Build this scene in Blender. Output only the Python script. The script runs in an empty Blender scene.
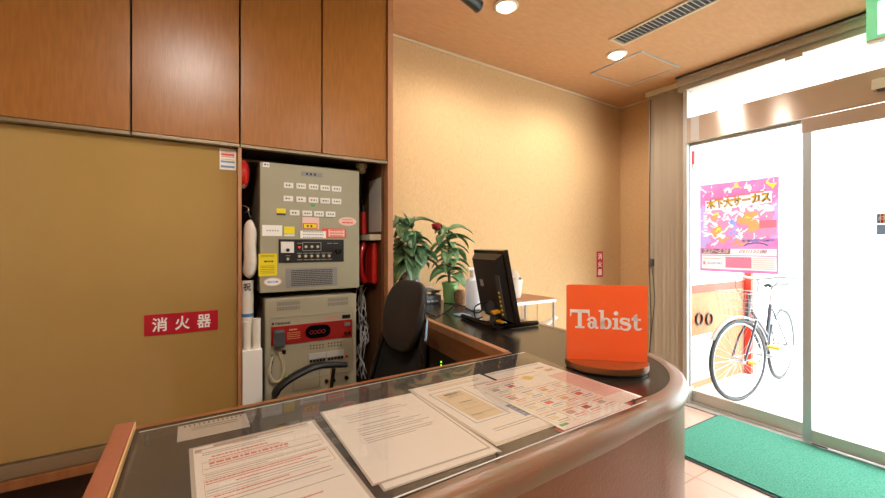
import bpy, bmesh, math, random
from mathutils import Vector as V, Matrix as Mx
random.seed(7)
S = bpy.context.scene
COL = S.collection
# ------------------------------------------------------------------ camera
F = 403.0; H = 1.25; CE = 2.58
A = math.radians(31.2)
FW = (math.sin(A), math.cos(A)); RT = (math.cos(A), -math.sin(A))
cd = bpy.data.cameras.new('camera'); cam = bpy.data.objects.new('camera', cd); COL.objects.link(cam)
cam.location = (0, 0, H); cam.rotation_euler = (math.pi/2, 0, -A)
cd.sensor_width = 36; cd.lens = F/885*36; cd.shift_y = -4/885; cd.clip_start = .01
S.camera = cam
# ------------------------------------------------------------------ world, light, exposure
W = bpy.data.worlds.new('sky'); S.world = W; W.use_nodes = True
bg = W.node_tree.nodes['Background']; bg.inputs[0].default_value = (.93, .96, 1, 1); bg.inputs[1].default_value = 16.0
S.view_settings.view_transform = 'Standard'; S.view_settings.look = 'None'
S.view_settings.exposure = 0.35; S.view_settings.gamma = 1
S.view_settings.use_curve_mapping = False
S.cycles.use_denoising = True
S.cycles.max_bounces = 8; S.cycles.transparent_max_bounces = 16; S.cycles.sample_clamp_indirect = 4
S.cycles.caustics_reflective = False; S.cycles.caustics_refractive = False
pl = bpy.data.lights.new('portal', 'AREA'); pl.shape = 'RECTANGLE'; pl.size = 2.4; pl.size_y = 2.5
pl.cycles.is_portal = True
po = bpy.data.objects.new('daylight_portal', pl); COL.objects.link(po)
po.location = (3.45, .5, 1.25); po.rotation_euler = (math.pi/2, 0, math.pi/2)   # faces -X, into the room
LAMP_W = 29.0; LAMP_C = (1, .93, .84)

# ------------------------------------------------------------------ view geometry -> places
def ray(u, v):
    k = (u-442.5)/F
    return V((FW[0]+k*RT[0], FW[1]+k*RT[1], (245-v)/F))
def atZ(u, v, z): r = ray(u, v); t = (z-H)/r.z; return V((r.x*t, r.y*t, z))
def atY(u, v, y): r = ray(u, v); t = y/r.y; return V((r.x*t, y, H+r.z*t))
def atX(u, v, x): r = ray(u, v); t = x/r.x; return V((x, r.y*t, H+r.z*t))

# ------------------------------------------------------------------ materials
def lin(h):
    h = h.lstrip('#'); c = [int(h[i:i+2], 16)/255 for i in (0, 2, 4)]
    return tuple(x/12.92 if x <= .04045 else ((x+.055)/1.055)**2.4 for x in c)+(1,)
def mat(name, col, rough=.5, metal=0., spec=.5, var=0., vscale=8., stretch=(1, 1, 1), bump=0., bscale=200., emit=0., col2=None, trans=0., coat=0., det=4.):
    m = bpy.data.materials.new(name); m.use_nodes = True; nt = m.node_tree; b = nt.nodes['Principled BSDF']
    c = lin(col); b.inputs['Base Color'].default_value = c
    b.inputs['Roughness'].default_value = rough; b.inputs['Metallic'].default_value = metal
    b.inputs['Specular IOR Level'].default_value = spec; b.inputs['Coat Weight'].default_value = coat
    b.inputs['Coat Roughness'].default_value = .08
    if var or bump:
        tc = nt.nodes.new('ShaderNodeTexCoord'); mp = nt.nodes.new('ShaderNodeMapping')
        nt.links.new(tc.outputs['Object'], mp.inputs[0]); mp.inputs['Scale'].default_value = stretch
    if var:
        n = nt.nodes.new('ShaderNodeTexNoise'); n.inputs['Scale'].default_value = vscale; n.inputs['Detail'].default_value = det
        nt.links.new(mp.outputs[0], n.inputs['Vector'])
        r = nt.nodes.new('ShaderNodeValToRGB'); r.color_ramp.elements[0].position = .3; r.color_ramp.elements[1].position = .7
        c2 = lin(col2) if col2 else tuple(x*(1-var) for x in c[:3])+(1,)
        r.color_ramp.elements[0].color = c2; r.color_ramp.elements[1].color = c if col2 else tuple(min(1, x*(1+var*.4)) for x in c[:3])+(1,)
        nt.links.new(n.outputs[0], r.inputs[0]); nt.links.new(r.outputs[0], b.inputs['Base Color'])
    if bump:
        n2 = nt.nodes.new('ShaderNodeTexNoise'); n2.inputs['Scale'].default_value = bscale; n2.inputs['Detail'].default_value = 3
        nt.links.new(mp.outputs[0], n2.inputs['Vector'])
        bp = nt.nodes.new('ShaderNodeBump'); bp.inputs['Strength'].default_value = bump; bp.inputs['Distance'].default_value = .003
        nt.links.new(n2.outputs[0], bp.inputs['Height']); nt.links.new(bp.outputs[0], b.inputs['Normal'])
    if emit:
        b.inputs['Emission Color'].default_value = c; b.inputs['Emission Strength'].default_value = emit
    if trans:
        out = nt.nodes['Material Output']; t = nt.nodes.new('ShaderNodeBsdfTranslucent'); t.inputs[0].default_value = c
        if var: nt.links.new(r.outputs[0], t.inputs[0])
        mx = nt.nodes.new('ShaderNodeMixShader'); mx.inputs[0].default_value = trans
        nt.links.new(b.outputs[0], mx.inputs[1]); nt.links.new(t.outputs[0], mx.inputs[2]); nt.links.new(mx.outputs[0], out.inputs[0])
    return m
def clear(name, tint='#ffffff', refl=1., haze=0., hcol='#ffffff', rough=.02):
    m = bpy.data.materials.new(name); m.use_nodes = True; nt = m.node_tree; nt.nodes.remove(nt.nodes['Principled BSDF'])
    out = nt.nodes['Material Output']; t = nt.nodes.new('ShaderNodeBsdfTransparent'); t.inputs[0].default_value = lin(tint)
    g = nt.nodes.new('ShaderNodeBsdfGlossy'); g.inputs['Roughness'].default_value = rough
    f = nt.nodes.new('ShaderNodeFresnel'); f.inputs[0].default_value = 1.45
    mm = nt.nodes.new('ShaderNodeMath'); mm.operation = 'MULTIPLY'; mm.inputs[1].default_value = refl
    ge = nt.nodes.new('ShaderNodeNewGeometry'); inv = nt.nodes.new('ShaderNodeMath'); inv.operation = 'SUBTRACT'; inv.inputs[0].default_value = 1   # only the outer faces mirror
    nt.links.new(ge.outputs['Backfacing'], inv.inputs[1]); m0 = nt.nodes.new('ShaderNodeMath'); m0.operation = 'MULTIPLY'
    nt.links.new(f.outputs[0], m0.inputs[0]); nt.links.new(inv.outputs[0], m0.inputs[1]); nt.links.new(m0.outputs[0], mm.inputs[0])
    mx = nt.nodes.new('ShaderNodeMixShader'); nt.links.new(mm.outputs[0], mx.inputs[0])
    last = t
    if haze:
        d = nt.nodes.new('ShaderNodeBsdfDiffuse'); d.inputs[0].default_value = lin(hcol)
        m2 = nt.nodes.new('ShaderNodeMixShader'); m2.inputs[0].default_value = haze
        nt.links.new(t.outputs[0], m2.inputs[1]); nt.links.new(d.outputs[0], m2.inputs[2]); last = m2
    nt.links.new(last.outputs[0], mx.inputs[1]); nt.links.new(g.outputs[0], mx.inputs[2]); nt.links.new(mx.outputs[0], out.inputs[0])
    return m
def tilemat(name, c1, c2, mortar, size, rough=.25):
    m = mat(name, c1, rough); nt = m.node_tree; b = nt.nodes['Principled BSDF']
    tc = nt.nodes.new('ShaderNodeTexCoord'); br = nt.nodes.new('ShaderNodeTexBrick'); br.offset = 0
    br.inputs['Color1'].default_value = lin(c1); br.inputs['Color2'].default_value = lin(c2); br.inputs['Mortar'].default_value = lin(mortar)
    br.inputs['Scale'].default_value = 1; br.inputs['Brick Width'].default_value = size; br.inputs['Row Height'].default_value = size
    br.inputs['Mortar Size'].default_value = .004
    nt.links.new(tc.outputs['Object'], br.inputs['Vector']); nt.links.new(br.outputs[0], b.inputs['Base Color'])
    return m
M = {}
M['cab'] = mat('orange_brown_wood_laminate', '#a0662e', .3, var=.16, vscale=90, stretch=(1, 1, .12), bump=.12, bscale=260)
M['wood'] = mat('mid_brown_wood', '#9a6238', .4, var=.25, vscale=30, stretch=(1, 1, .1))
M['apron'] = mat('desk_edge_wood', '#8a5226', .35, var=.25, vscale=30, stretch=(1, .1, 1))
M['post'] = mat('pinkish_tan_post', '#b27c55', .45, var=.15, vscale=40, stretch=(1, 1, .1))
M['dark'] = mat('dark_brown_board', '#3a1f10', .6, var=.3, vscale=20)
M['niche'] = mat('niche_brown_board', '#653d1c', .55, var=.3, vscale=12, stretch=(1, 1, .2))
M['gold'] = mat('gold_back_painted_glass', '#b08d52', .06, spec=.5, var=.06, vscale=3, coat=.6)
M['alu'] = mat('brushed_aluminium', '#c6c2bb', .35, metal=.35)
M['rail'] = mat('worn_metal_rail', '#9c8a70', .4, metal=.6, var=.2, vscale=12, stretch=(.2, 1, 1))
M['wall'] = mat('beige_cloth_wallpaper', '#cda97c', .85, spec=.2, var=.1, vscale=120, stretch=(1, 1, .35), bump=.25, bscale=500)
M['ceil'] = mat('tan_ceiling_cloth', '#c79a70', .85, spec=.2, var=.08, vscale=14, stretch=(1, 3, 1), bump=.3, bscale=420)
M['cove'] = mat('pale_cove_bead', '#dcc9ac', .7)
M['back'] = mat('room_back_wall_paint', '#b39a7c', .8)
M['floor'] = tilemat('pink_beige_floor_tile', '#c6a898', '#bfa192', '#a48a7c', .3, .22)
M['mat'] = mat('green_carpet_mat', '#5b9c87', .95, spec=.1, var=.5, vscale=130, bump=1.0, bscale=400, col2='#3a7564')
M['matedge'] = mat('dark_rubber_edge', '#2e3b3a', .7)
M['steel'] = mat('satin_steel_band', '#d6c9be', .2, metal=.55)
_nt = M['steel'].node_tree; _b = _nt.nodes['Principled BSDF']; _b.inputs['Anisotropic'].default_value = .9; _b.inputs['Anisotropic Rotation'].default_value = .25
_tg = _nt.nodes.new('ShaderNodeTangent'); _tg.direction_type = 'RADIAL'; _tg.axis = 'Z'; _nt.links.new(_tg.outputs[0], _b.inputs['Tangent'])
M['frame'] = mat('grey_aluminium_frame', '#b0aeab', .4, metal=.2)
M['dframe'] = mat('grey_brown_track', '#b8b0a6', .5)
M['stile'] = mat('blue_grey_door_stile', '#b3bec4', .35, metal=.2)
M['pane'] = clear('window_glass', '#f6fbfa', .8)
M['acryl'] = clear('acrylic_cover', '#f4f1ee', 1., haze=.03, hcol='#d8cfc8')
M['acedge'] = mat('acrylic_edge_white', '#e8e4e0', .3)
M['curtain'] = mat('grey_beige_accordion_vinyl', '#dacdba', .7, var=.1, vscale=10, stretch=(1, 1, .1))
M['black'] = mat('black_plastic', '#151515', .4)
M['gloss'] = mat('gloss_black_plastic', '#0d0d0e', .12)
M['leather'] = mat('black_leatherette', '#1d1816', .5, bump=.2, bscale=300)
M['meshb'] = mat('black_mesh_cloth', '#0b0b0b', .9)
M['desktop'] = mat('black_laminate_top', '#2b2622', .22, spec=.5, var=.25, vscale=25, bump=.03, bscale=500)
M['body'] = mat('reddish_brown_counter_vinyl', '#835030', .33, var=.12, vscale=7, bump=.35, bscale=120)
M['rim'] = mat('worn_brown_counter_rim', '#8c5d42', .3, var=.5, vscale=16, stretch=(1, 3, 3), col2='#7c684c', bump=.25, bscale=90)
M['rimred'] = mat('red_brown_end_rim', '#9c5c42', .4, var=.12, vscale=20)
M['raw'] = mat('raw_wood_edge', '#d8aa72', .6)
M['beige'] = mat('beige_grey_panel_paint', '#a49c82', .42, var=.04, vscale=5)
M['beige2'] = mat('beige_cabinet_paint', '#a89f86', .45, var=.05, vscale=5)
M['plate'] = mat('grey_printed_plate', '#8a8784', .45)
M['white'] = mat('white_plastic', '#ece7dd', .4)
M['paper'] = mat('white_paper', '#f8f5ee', .7)
M['paper2'] = mat('cream_paper', '#e6dfcf', .7)
M['lamin'] = mat('laminate_margin', '#c9c2b8', .25)
M['red'] = mat('red_plastic', '#b51d18', .25, coat=.3)
M['dred'] = mat('dark_red_panel', '#9c1712', .4)
M['signred'] = mat('crimson_sign', '#b8182a', .35)
M['yellow'] = mat('yellow_label', '#eed613', .5)
M['orange'] = mat('orange_label', '#e8761c', .5)
M['green'] = mat('green_label', '#39a050', .5)
M['pinkl'] = mat('pale_pink_label', '#eec4b8', .5)
M['redl'] = mat('salmon_red_label', '#e0553c', .5)
M['ink'] = mat('dark_print', '#3a3632', .6)
M['inkg'] = mat('grey_print', '#b3aca2', .7)
M['inkr'] = mat('red_print', '#dd7f69', .6)
M['inkb'] = mat('blue_print', '#4f7fb5', .6)
M['inkw'] = mat('white_print', '#f2eee8', .6)
M['inko'] = mat('tan_print', '#d8a878', .6)
M['inkgold'] = mat('gold_yellow_print', '#edc83a', .6)
M['sand'] = mat('pale_tan_print', '#e9d9b8', .6)
M['mauve'] = mat('dusty_pink_print', '#bda59b', .6)
M['wine'] = mat('wine_red_print', '#b3323c', .5)
M['lblue'] = mat('blue_panel_print', '#7f9fc4', .6)
M['pinkp'] = mat('pale_pink_print', '#f0c9c2', .6)
M['acorange'] = mat('orange_acrylic_sign', '#ff7c42', .12, spec=.5, trans=.3)
M['bronze'] = mat('bronze_base', '#8a5a38', .3, metal=.55)
M['brtop'] = mat('orange_brown_base_top', '#a0502a', .35)
M['leaf'] = mat('leaf_green', '#6f9468', .35, var=.5, vscale=14, col2='#3a5f40')
M['leaf2'] = mat('fresh_leaf_green', '#7da06a', .4, var=.45, vscale=18, col2='#42704a')
M['stem'] = mat('brown_green_stem', '#5c6132', .6)
M['soil'] = mat('dark_soil', '#2b2018', .9)
M['potblue'] = mat('blue_white_porcelain', '#2c3d6c', .15, var=.5, vscale=28, col2='#d5d8de', coat=.5)
M['potgreen'] = mat('green_plastic_pot', '#7fae6a', .4)
M['rose'] = mat('crimson_petal', '#8e0f1c', .6)
M['bottle'] = mat('translucent_white_plastic', '#e8ebee', .25, trans=.4)
M['lgrey'] = mat('light_grey_plastic', '#b9b7b4', .45)
M['dgrey'] = mat('dark_grey_plastic', '#4a4b4d', .45)
M['mgrey'] = mat('mid_grey_plastic', '#74736f', .5)
M['wicker'] = mat('brown_wicker', '#8a6545', .8, var=.5, vscale=60)
M['chrome'] = mat('chrome', '#d0d0d0', .15, metal=1)
M['cloth'] = mat('white_cotton_bag', '#ddd2c2', .9, var=.08, vscale=20)
M['ledg'] = mat('green_led', '#9dff2a', .5, emit=3)
M['ledr'] = mat('red_led', '#ff2a1a', .5, emit=2)
M['yplug'] = mat('yellow_plug', '#e0a81c', .5)
M['bulb'] = mat('lamp_bulb_glow', '#fff3dc', .4, emit=14)
M['exitg'] = mat('lit_exit_green', '#7fdba6', .4, emit=.55)
M['exitw'] = mat('lit_exit_white', '#f4fff8', .4, emit=2.0)
M['cream'] = mat('cream_plastic_case', '#cbbd9f', .5)
M['blue'] = mat('blue_plastic', '#2f6da0', .5)
M['stucco'] = mat('pale_stucco', '#f0ebe4', .9, var=.06, vscale=30, bump=.5, bscale=80)
M['pave'] = mat('pale_pavement', '#dcdad4', .8, var=.06, vscale=2)
M['dado'] = mat('terracotta_dado', '#c4714c', .8, var=.2, vscale=25)
M['dadored'] = mat('red_band_paint', '#c43a26', .7)
M['facade'] = mat('pale_facade', '#e6e3dd', .8)
M['fwin'] = mat('facade_window', '#9fb0bb', .2)
M['beam'] = mat('weathered_beam', '#8a7d74', .7)
M['tyre'] = mat('dark_grey_tyre', '#303034', .7)  # one even dark grey over the whole tyre
M['bframe'] = mat('dark_blue_bicycle_paint', '#26283a', .35)
M['silver'] = mat('silver_bicycle_metal', '#b9bcc0', .3, metal=.8)
M['poster'] = mat('pink_poster_paper', '#d8629a', .7, trans=.2, var=.25, vscale=6, col2='#c98ac4')
for k, c in dict(pwhite='#f3e8ea', pyellow='#f2d23e', pblue='#7c90d8', porange='#f0905c', pred='#e86474', pink='#e884ae', pdark='#8a6470', plav='#b59ad8', pgrey='#c0b8b4').items():
    M[k] = mat('poster_'+{'pwhite': 'white', 'pyellow': 'yellow', 'pblue': 'blue', 'porange': 'orange', 'pred': 'red', 'pink': 'light_pink', 'pdark': 'dark', 'plav': 'lavender', 'pgrey': 'grey'}[k], c, .7, trans=.2)

# ------------------------------------------------------------------ mesh helpers
WM = {}
def frame(o, r, up):
    r = V(r).normalized(); up = V(up).normalized(); n = r.cross(up)
    m = Mx((r, up, n)).transposed().to_4x4(); m.translation = V(o); return m
def frontY(o): return frame(o, (1, 0, 0), (0, 0, 1))      # lies on a surface that faces -Y
def frontX(o): return frame(o, (0, -1, 0), (0, 0, 1))     # lies on a surface that faces -X
class MB:
    def __init__(s, T=None): s.bm = bmesh.new(); s.T = T or Mx.Identity(4); s.flatten = False
    def _add(s, f, T=None):
        n = len(s.bm.verts); f(s.bm); s.bm.verts.ensure_lookup_table()
        vs = s.bm.verts[n:]; X = s.T @ (T or Mx.Identity(4))
        for v in vs: v.co = X @ v.co
        return vs
    def box(s, x0, x1, y0, y1, z0, z1, bev=0, T=None, seg=2):
        def f(bm):
            r = bmesh.ops.create_cube(bm, size=1)['verts']
            for v in r: v.co = V((x0+(v.co.x+.5)*(x1-x0), y0+(v.co.y+.5)*(y1-y0), z0+(v.co.z+.5)*(z1-z0)))
            if bev:
                s.flatten = True
                es = list({e for v in r for e in v.link_edges})
                bmesh.ops.bevel(bm, geom=es, offset=bev, segments=seg, affect='EDGES', profile=.5)
        s._add(f, T); return s
    def tube(s, pts, r, seg=10, closed=False, T=None, taper=None, flat=1.):
        pts = [V(p) for p in pts]; n = len(pts)
        def f(bm):
            rings = []; prev = None
            for i, p in enumerate(pts):
                a = pts[(i-1) % n] if (closed or i > 0) else p; b = pts[(i+1) % n] if (closed or i < n-1) else p
                d = (b-a).normalized()
                if prev is None:
                    up = V((0, 0, 1)) if abs(d.z) < .9 else V((1, 0, 0)); x = d.cross(up).normalized()
                else: x = (prev-d*prev.dot(d)).normalized()
                prev = x; y = d.cross(x)
                rr = r if taper is None else r*taper[i]
                rings.append([bm.verts.new(p+x*math.cos(2*math.pi*k/seg)*rr+y*math.sin(2*math.pi*k/seg)*rr*flat) for k in range(seg)])
            for i in range(n if closed else n-1):
                a, b = rings[i], rings[(i+1) % n]
                for k in range(seg): bm.faces.new((a[k], a[(k+1) % seg], b[(k+1) % seg], b[k]))
            if not closed: bm.faces.new(rings[0][::-1]); bm.faces.new(rings[-1])
        s._add(f, T); return s
    def cyl(s, a, b, r, r2=None, seg=20, T=None):
        return s.tube([a, b], r, seg, T=T, taper=[1, (r2 if r2 is not None else r)/r])
    def lathe(s, prof, seg=28, T=None, sx=1, sy=1, cap=True):
        def f(bm):
            rings = [[bm.verts.new((r*math.cos(2*math.pi*k/seg)*sx, r*math.sin(2*math.pi*k/seg)*sy, z)) for k in range(seg)] for r, z in prof]
            for a, b in zip(rings, rings[1:]):
                for k in range(seg): bm.faces.new((a[k], a[(k+1) % seg], b[(k+1) % seg], b[k]))
            if cap: bm.faces.new(rings[0][::-1]); bm.faces.new(rings[-1])
        s._add(f, T); return s
    def prism(s, poly, z0, z1, T=None):
        def f(bm):
            a = [bm.verts.new((p[0], p[1], z0)) for p in poly]; b = [bm.verts.new((p[0], p[1], z1)) for p in poly]
            n = len(poly)
            bm.faces.new(a[::-1]); bm.faces.new(b)
            for i in range(n): bm.faces.new((a[i], a[(i+1) % n], b[(i+1) % n], b[i]))
        s._add(f, T); return s
    def face(s, poly, z, T=None):
        s._add(lambda bm: bm.faces.new([bm.verts.new((p[0], p[1], z)) for p in poly]), T); return s
    def torus(s, c, R, r, T=None, axis='Y', seg=32, sub=8):
        pts = []
        for k in range(seg):
            a = 2*math.pi*k/seg; x, y = R*math.cos(a), R*math.sin(a)
            pts.append(V(c)+(V((x, 0, y)) if axis == 'Y' else V((0, x, y)) if axis == 'X' else V((x, y, 0))))
        return s.tube(pts, r, sub, True, T)
    def grid(s, fn, nu, nv, T=None, th=0):
        def f(bm):
            g = [[bm.verts.new(fn(i/nu, j/nv)) for j in range(nv+1)] for i in range(nu+1)]
            for i in range(nu):
                for j in range(nv): bm.faces.new((g[i][j], g[i+1][j], g[i+1][j+1], g[i][j+1]))
        s._add(f, T); return s
    def ball(s, c, rx, ry=None, rz=None, T=None, seg=20):
        ry = ry or rx; rz = rz or rx; c = V(c); n = seg//2
        def f(bm):
            r = bmesh.ops.create_uvsphere(bm, u_segments=seg, v_segments=n, radius=1)['verts']
            for v in r: v.co = V((c.x+v.co.x*rx, c.y+v.co.y*ry, c.z+v.co.z*rz))
        s._add(f, T); return s
    def build(s, name, m, parent=None, smooth=True, solid=0, sub=0, label=None):
        bm = s.bm
        if sub: bmesh.ops.remove_doubles(bm, verts=bm.verts, dist=.0002)
        bmesh.ops.recalc_face_normals(bm, faces=bm.faces)
        me = bpy.data.meshes.new(name); ob = bpy.data.objects.new(name, me)
        if parent is not None: X = WM[parent.name]
        else:
            xs = [v.co for v in bm.verts]
            X = Mx.Translation(((min(p.x for p in xs)+max(p.x for p in xs))/2, (min(p.y for p in xs)+max(p.y for p in xs))/2, min(p.z for p in xs)))
        bm.transform(X.inverted()); bm.to_mesh(me); bm.free()
        me.materials.append(M[m] if isinstance(m, str) else m)
        if smooth:
            for p in me.polygons: p.use_smooth = True
            try: me.set_sharp_from_angle(angle=math.radians(35))
            except Exception: pass
        COL.objects.link(ob)
        if parent is not None: ob.parent = parent
        else: ob.matrix_world = X
        WM[ob.name] = X
        if smooth and s.flatten and not sub:
            ob.modifiers.new('even_normals', 'WEIGHTED_NORMAL').keep_sharp = True
        if solid:
            md = ob.modifiers.new('thickness', 'SOLIDIFY'); md.thickness = solid; md.offset = 0
        if sub:
            md = ob.modifiers.new('smooth', 'SUBSURF'); md.levels = sub; md.render_levels = sub
        if label: ob['label'] = label
        return ob
def thing(name, label, cat, loc=(0, 0, 0), rz=0, group=None, X=None):
    o = bpy.data.objects.new(name, None); COL.objects.link(o); o.empty_display_size = .1
    X = X or (Mx.Translation(loc) @ Mx.Rotation(rz, 4, 'Z')); o.matrix_world = X; WM[o.name] = X
    return tag(o, label, cat, group)
def tag(o, label, cat, group=None):
    o['label'] = label; o['category'] = cat
    if group: o['group'] = group
    return o
def struct(o): o['kind'] = 'structure'; return o
def bx(*a, bev=0): return MB().box(*a, bev=bev)

def text(body, name, m, parent, T, w, h, z=.0006, bold=0., shear=0., keep=False):
    c = bpy.data.curves.new('t', 'FONT'); c.body = body; c.resolution_u = 3; c.offset = bold; c.extrude = .02 if z else 0; c.shear = shear
    o = bpy.data.objects.new('t', c); COL.objects.link(o)
    dg = bpy.context.evaluated_depsgraph_get(); me = bpy.data.meshes.new_from_object(o.evaluated_get(dg))
    bm = bmesh.new(); bm.from_mesh(me); bpy.data.objects.remove(o); bpy.data.meshes.remove(me)
    if not bm.verts: return None
    xs = [v.co.x for v in bm.verts]; ys = [v.co.y for v in bm.verts]
    cx, cy = (min(xs)+max(xs))/2, (min(ys)+max(ys))/2; sx = w/(max(xs)-min(xs)); sy = h/(max(ys)-min(ys))
    if keep: sx = sy = min(sx, sy)
    b = MB(); b.bm.free(); b.bm = bm
    for v in bm.verts: v.co = T @ V(((v.co.x-cx)*sx, (v.co.y-cy)*sy, v.co.z*z/.02))
    return b.build(name, m, parent, smooth=False)

# pseudo-lines of print too small to read in the photograph
def dashes(mb, T, x0, x1, y, h, wmin=.6, wmax=1.8, z=.0003, gap=.35):
    x = x0
    while x < x1-h*.4:
        w = min(h*random.uniform(wmin, wmax), x1-x)
        mb.box(x, x+w, y-h/2, y+h/2, 0, z, T=T); x += w+h*gap

# ------------------------------------------------------------------ ROOM SHELL
XL, YB = -1.35, -2.6
def wy(x): return 2.335+(x-1.0)*.0466
mb = MB(); mb.prism([(XL-.1, YB-.1), (3.45, YB-.1), (3.45, 1.869), (3.62, 2.052), (3.62, 2.6), (XL-.1, 2.6)], -.1, 0); struct(mb.build('floor', 'floor', smooth=False))
mb = MB(); mb.prism([(XL-.1, YB-.1), (3.62, YB-.1), (3.62, 2.6), (XL-.1, 2.6)], CE, CE+.1); struct(mb.build('ceiling', 'ceil', smooth=False))
mb = MB(); mb.prism([(XL-.1, wy(XL-.1)), (3.62, wy(3.62)), (3.62, wy(3.62)+.12), (XL-.1, wy(XL-.1)+.12)], 0, CE); struct(mb.build('wall_back', 'wall', smooth=False))
struct(bx(3.5, 3.62, 2.052, wy(3.5)-.001, 0, CE).build('wall_right', 'wall', smooth=False))
struct(bx(XL-.1, XL, YB, wy(XL)-.001, 0, CE).build('wall_left', 'back', smooth=False))
struct(bx(XL-.1, 3.45, YB-.1, YB, 0, CE).build('wall_front', 'back', smooth=False))
struct(bx(3.33, 3.45, YB, -.72, 0, CE).build('wall_entrance', 'back', smooth=False))
mb = MB(); mb.prism([(.86, wy(.86)-.012), (3.5, wy(3.5)-.012), (3.5, wy(3.5)-.001), (.86, wy(.86)-.001)], CE-.014, CE-.001); struct(mb.build('trim_1', 'cove', smooth=False))
struct(bx(3.489, 3.499, 2.06, wy(3.5)-.013, CE-.014, CE-.001).build('trim_2', 'cove', smooth=False))
# wall above/behind the cabinets' side: pillar at the end of the cabinet run
struct(bx(.822, .852, 1.893, wy(.83)-.001, 0, CE-.001, bev=.002).build('trim_3', 'post'))

# ------------------------------------------------------------------ OVERHEAD CABINETS
YC = 1.9
zb = 1.667
xs = [XL+.001, -.965, -.59, -.2165, .1506, .822]
cablab = ['overhead wooden cabinet in the far left corner beyond the lamp reflection', 'overhead wooden cabinet second from the left wall of the room',
          'overhead cabinet with the leftmost brown door above the gold panel',
          'overhead cabinet with the shiny lamp highlight on its brown door',
          'two-door brown overhead cabinet above the fire alarm panels']
for i in range(5):
    x0, x1 = xs[i]+.002, xs[i+1]-.002
    t = thing('overhead_cabinet', cablab[i], 'cabinet', ((x0+x1)/2, 2.0, zb), group='overhead cabinets along the left wall')
    bx(x0, x1-.001, YC+.02, 2.215, zb+.012, CE-.002).build('body', 'dark', t, False)
    ds = [(x0, x1)] if i < 4 else [(x0, .4915), (.4955, x1)]
    for a, b in ds:
        bx(a+.001, b-.002, YC, YC+.018, zb+.012, CE-.006, bev=.0015).build('door', 'cab', t)
    bx(x0, x1, YC-.004, YC+.03, zb-.004, zb+.009, bev=.001).build('bottom_rail', 'rail', t)

# ------------------------------------------------------------------ GOLD SLIDING PANEL AND ITS LEDGE
zp = .505
t = thing('sliding_panel', 'large glossy gold glass panel below the brown overhead cabinets', 'panel', (-.6, 1.935, zp))
bx(XL+.003, .141, 1.93, 1.945, zp+.006, zb-.006, bev=.001).build('glass_panel', 'gold', t)
bx(XL+.003, .141, 1.915, 1.965, zp-.045, zp+.003, bev=.002).build('bottom_rail', 'rail', t)
t = thing('base_ledge', 'brown wooden ledge and dark base below the gold panel rail', 'ledge', (-.6, 2.0, 0))
bx(XL+.002, .141, 1.905, 2.2, .425, zp-.047, bev=.002).build('ledge_board', 'wood', t)
bx(XL+.002, .141, 2.03, 2.05, .012, .424).build('base_board', 'dark', t)
bx(XL+.002, .141, 1.97, 2.2, 0, .011).build('plinth', 'dark', t)
struct(bx(.142, .156, 1.895, 2.28, 0, zb-.006, bev=.001).build('trim_4', 'post'))
struct(bx(.157, .821, 2.275, 2.292, 0, zb+.01).build('trim_5', 'dark', smooth=False))
struct(bx(.808, .821, 1.94, 2.274, 0, zb+.01).build('trim_6', 'niche', smooth=False))
# fire extinguisher sign on the gold panel
def planeY(u0, v0, u1, v1, Y):
    um, vm = (u0+u1)/2, (v0+v1)/2
    a, b = atY(u0, vm, Y), atY(u1, vm, Y); c, d = atY(um, v0, Y), atY(um, v1, Y)
    return a.x, b.x, d.z, c.z
def T_of(r, Y): return frontY(((r[0]+r[1])/2, Y, (r[2]+r[3])/2))
r = planeY(144, 312.5, 218, 333, 1.929)
t = thing('fire_extinguisher_sign', 'red horizontal sign with white characters on the gold panel', 'sign', ((r[0]+r[1])/2, 1.929, r[2]))
bx(r[0], r[1], 1.927, 1.9295, r[2], r[3], bev=.0008).build('sign_plate', 'signred', t)
w = r[1]-r[0]
for i, ch in enumerate('消火器'):
    text(ch, 'lettering', 'inkw', t, frontY(((r[0]+w*(.2+.3*i)), 1.927, (r[2]+r[3])/2)), w*.2, (r[3]-r[2])*.66, bold=.018)
r = planeY(219.5, 149, 236, 170, 1.929)
t = thing('notice_sticker', 'small white sticker with pink and blue print at the gold panel corner', 'sticker', ((r[0]+r[1])/2, 1.929, r[2]))
bx(r[0], r[1], 1.9278, 1.9295, r[2], r[3], bev=.0006).build('card', 'paper', t)
T = T_of(r, 1.9278); w, h = (r[1]-r[0]), (r[3]-r[2])
b1, b2, b3 = MB(), MB(), MB()
for y in (.4, .33, .18, .12): dashes(b1, T, -w*.4, w*.4, y*h, h*.035)
b1.box(-w*.4, w*.4, h*.2, h*.28, 0, .0003, T=T)
b2.box(-w*.42, w*.42, -h*.16, -h*.07, 0, .0003, T=T); b2.box(-w*.42, w*.42, -h*.4, -h*.3, 0, .0002, T=T)
for y in (-.01,): b3.box(-w*.4, w*.4, (y-.02)*h, (y+.03)*h, 0, .0003, T=T)
b1.build('pink_print', 'redl', t, False); b2.build('blue_print', 'lblue', t, False); b3.build('yellow_print', 'inkgold', t, False)

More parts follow.
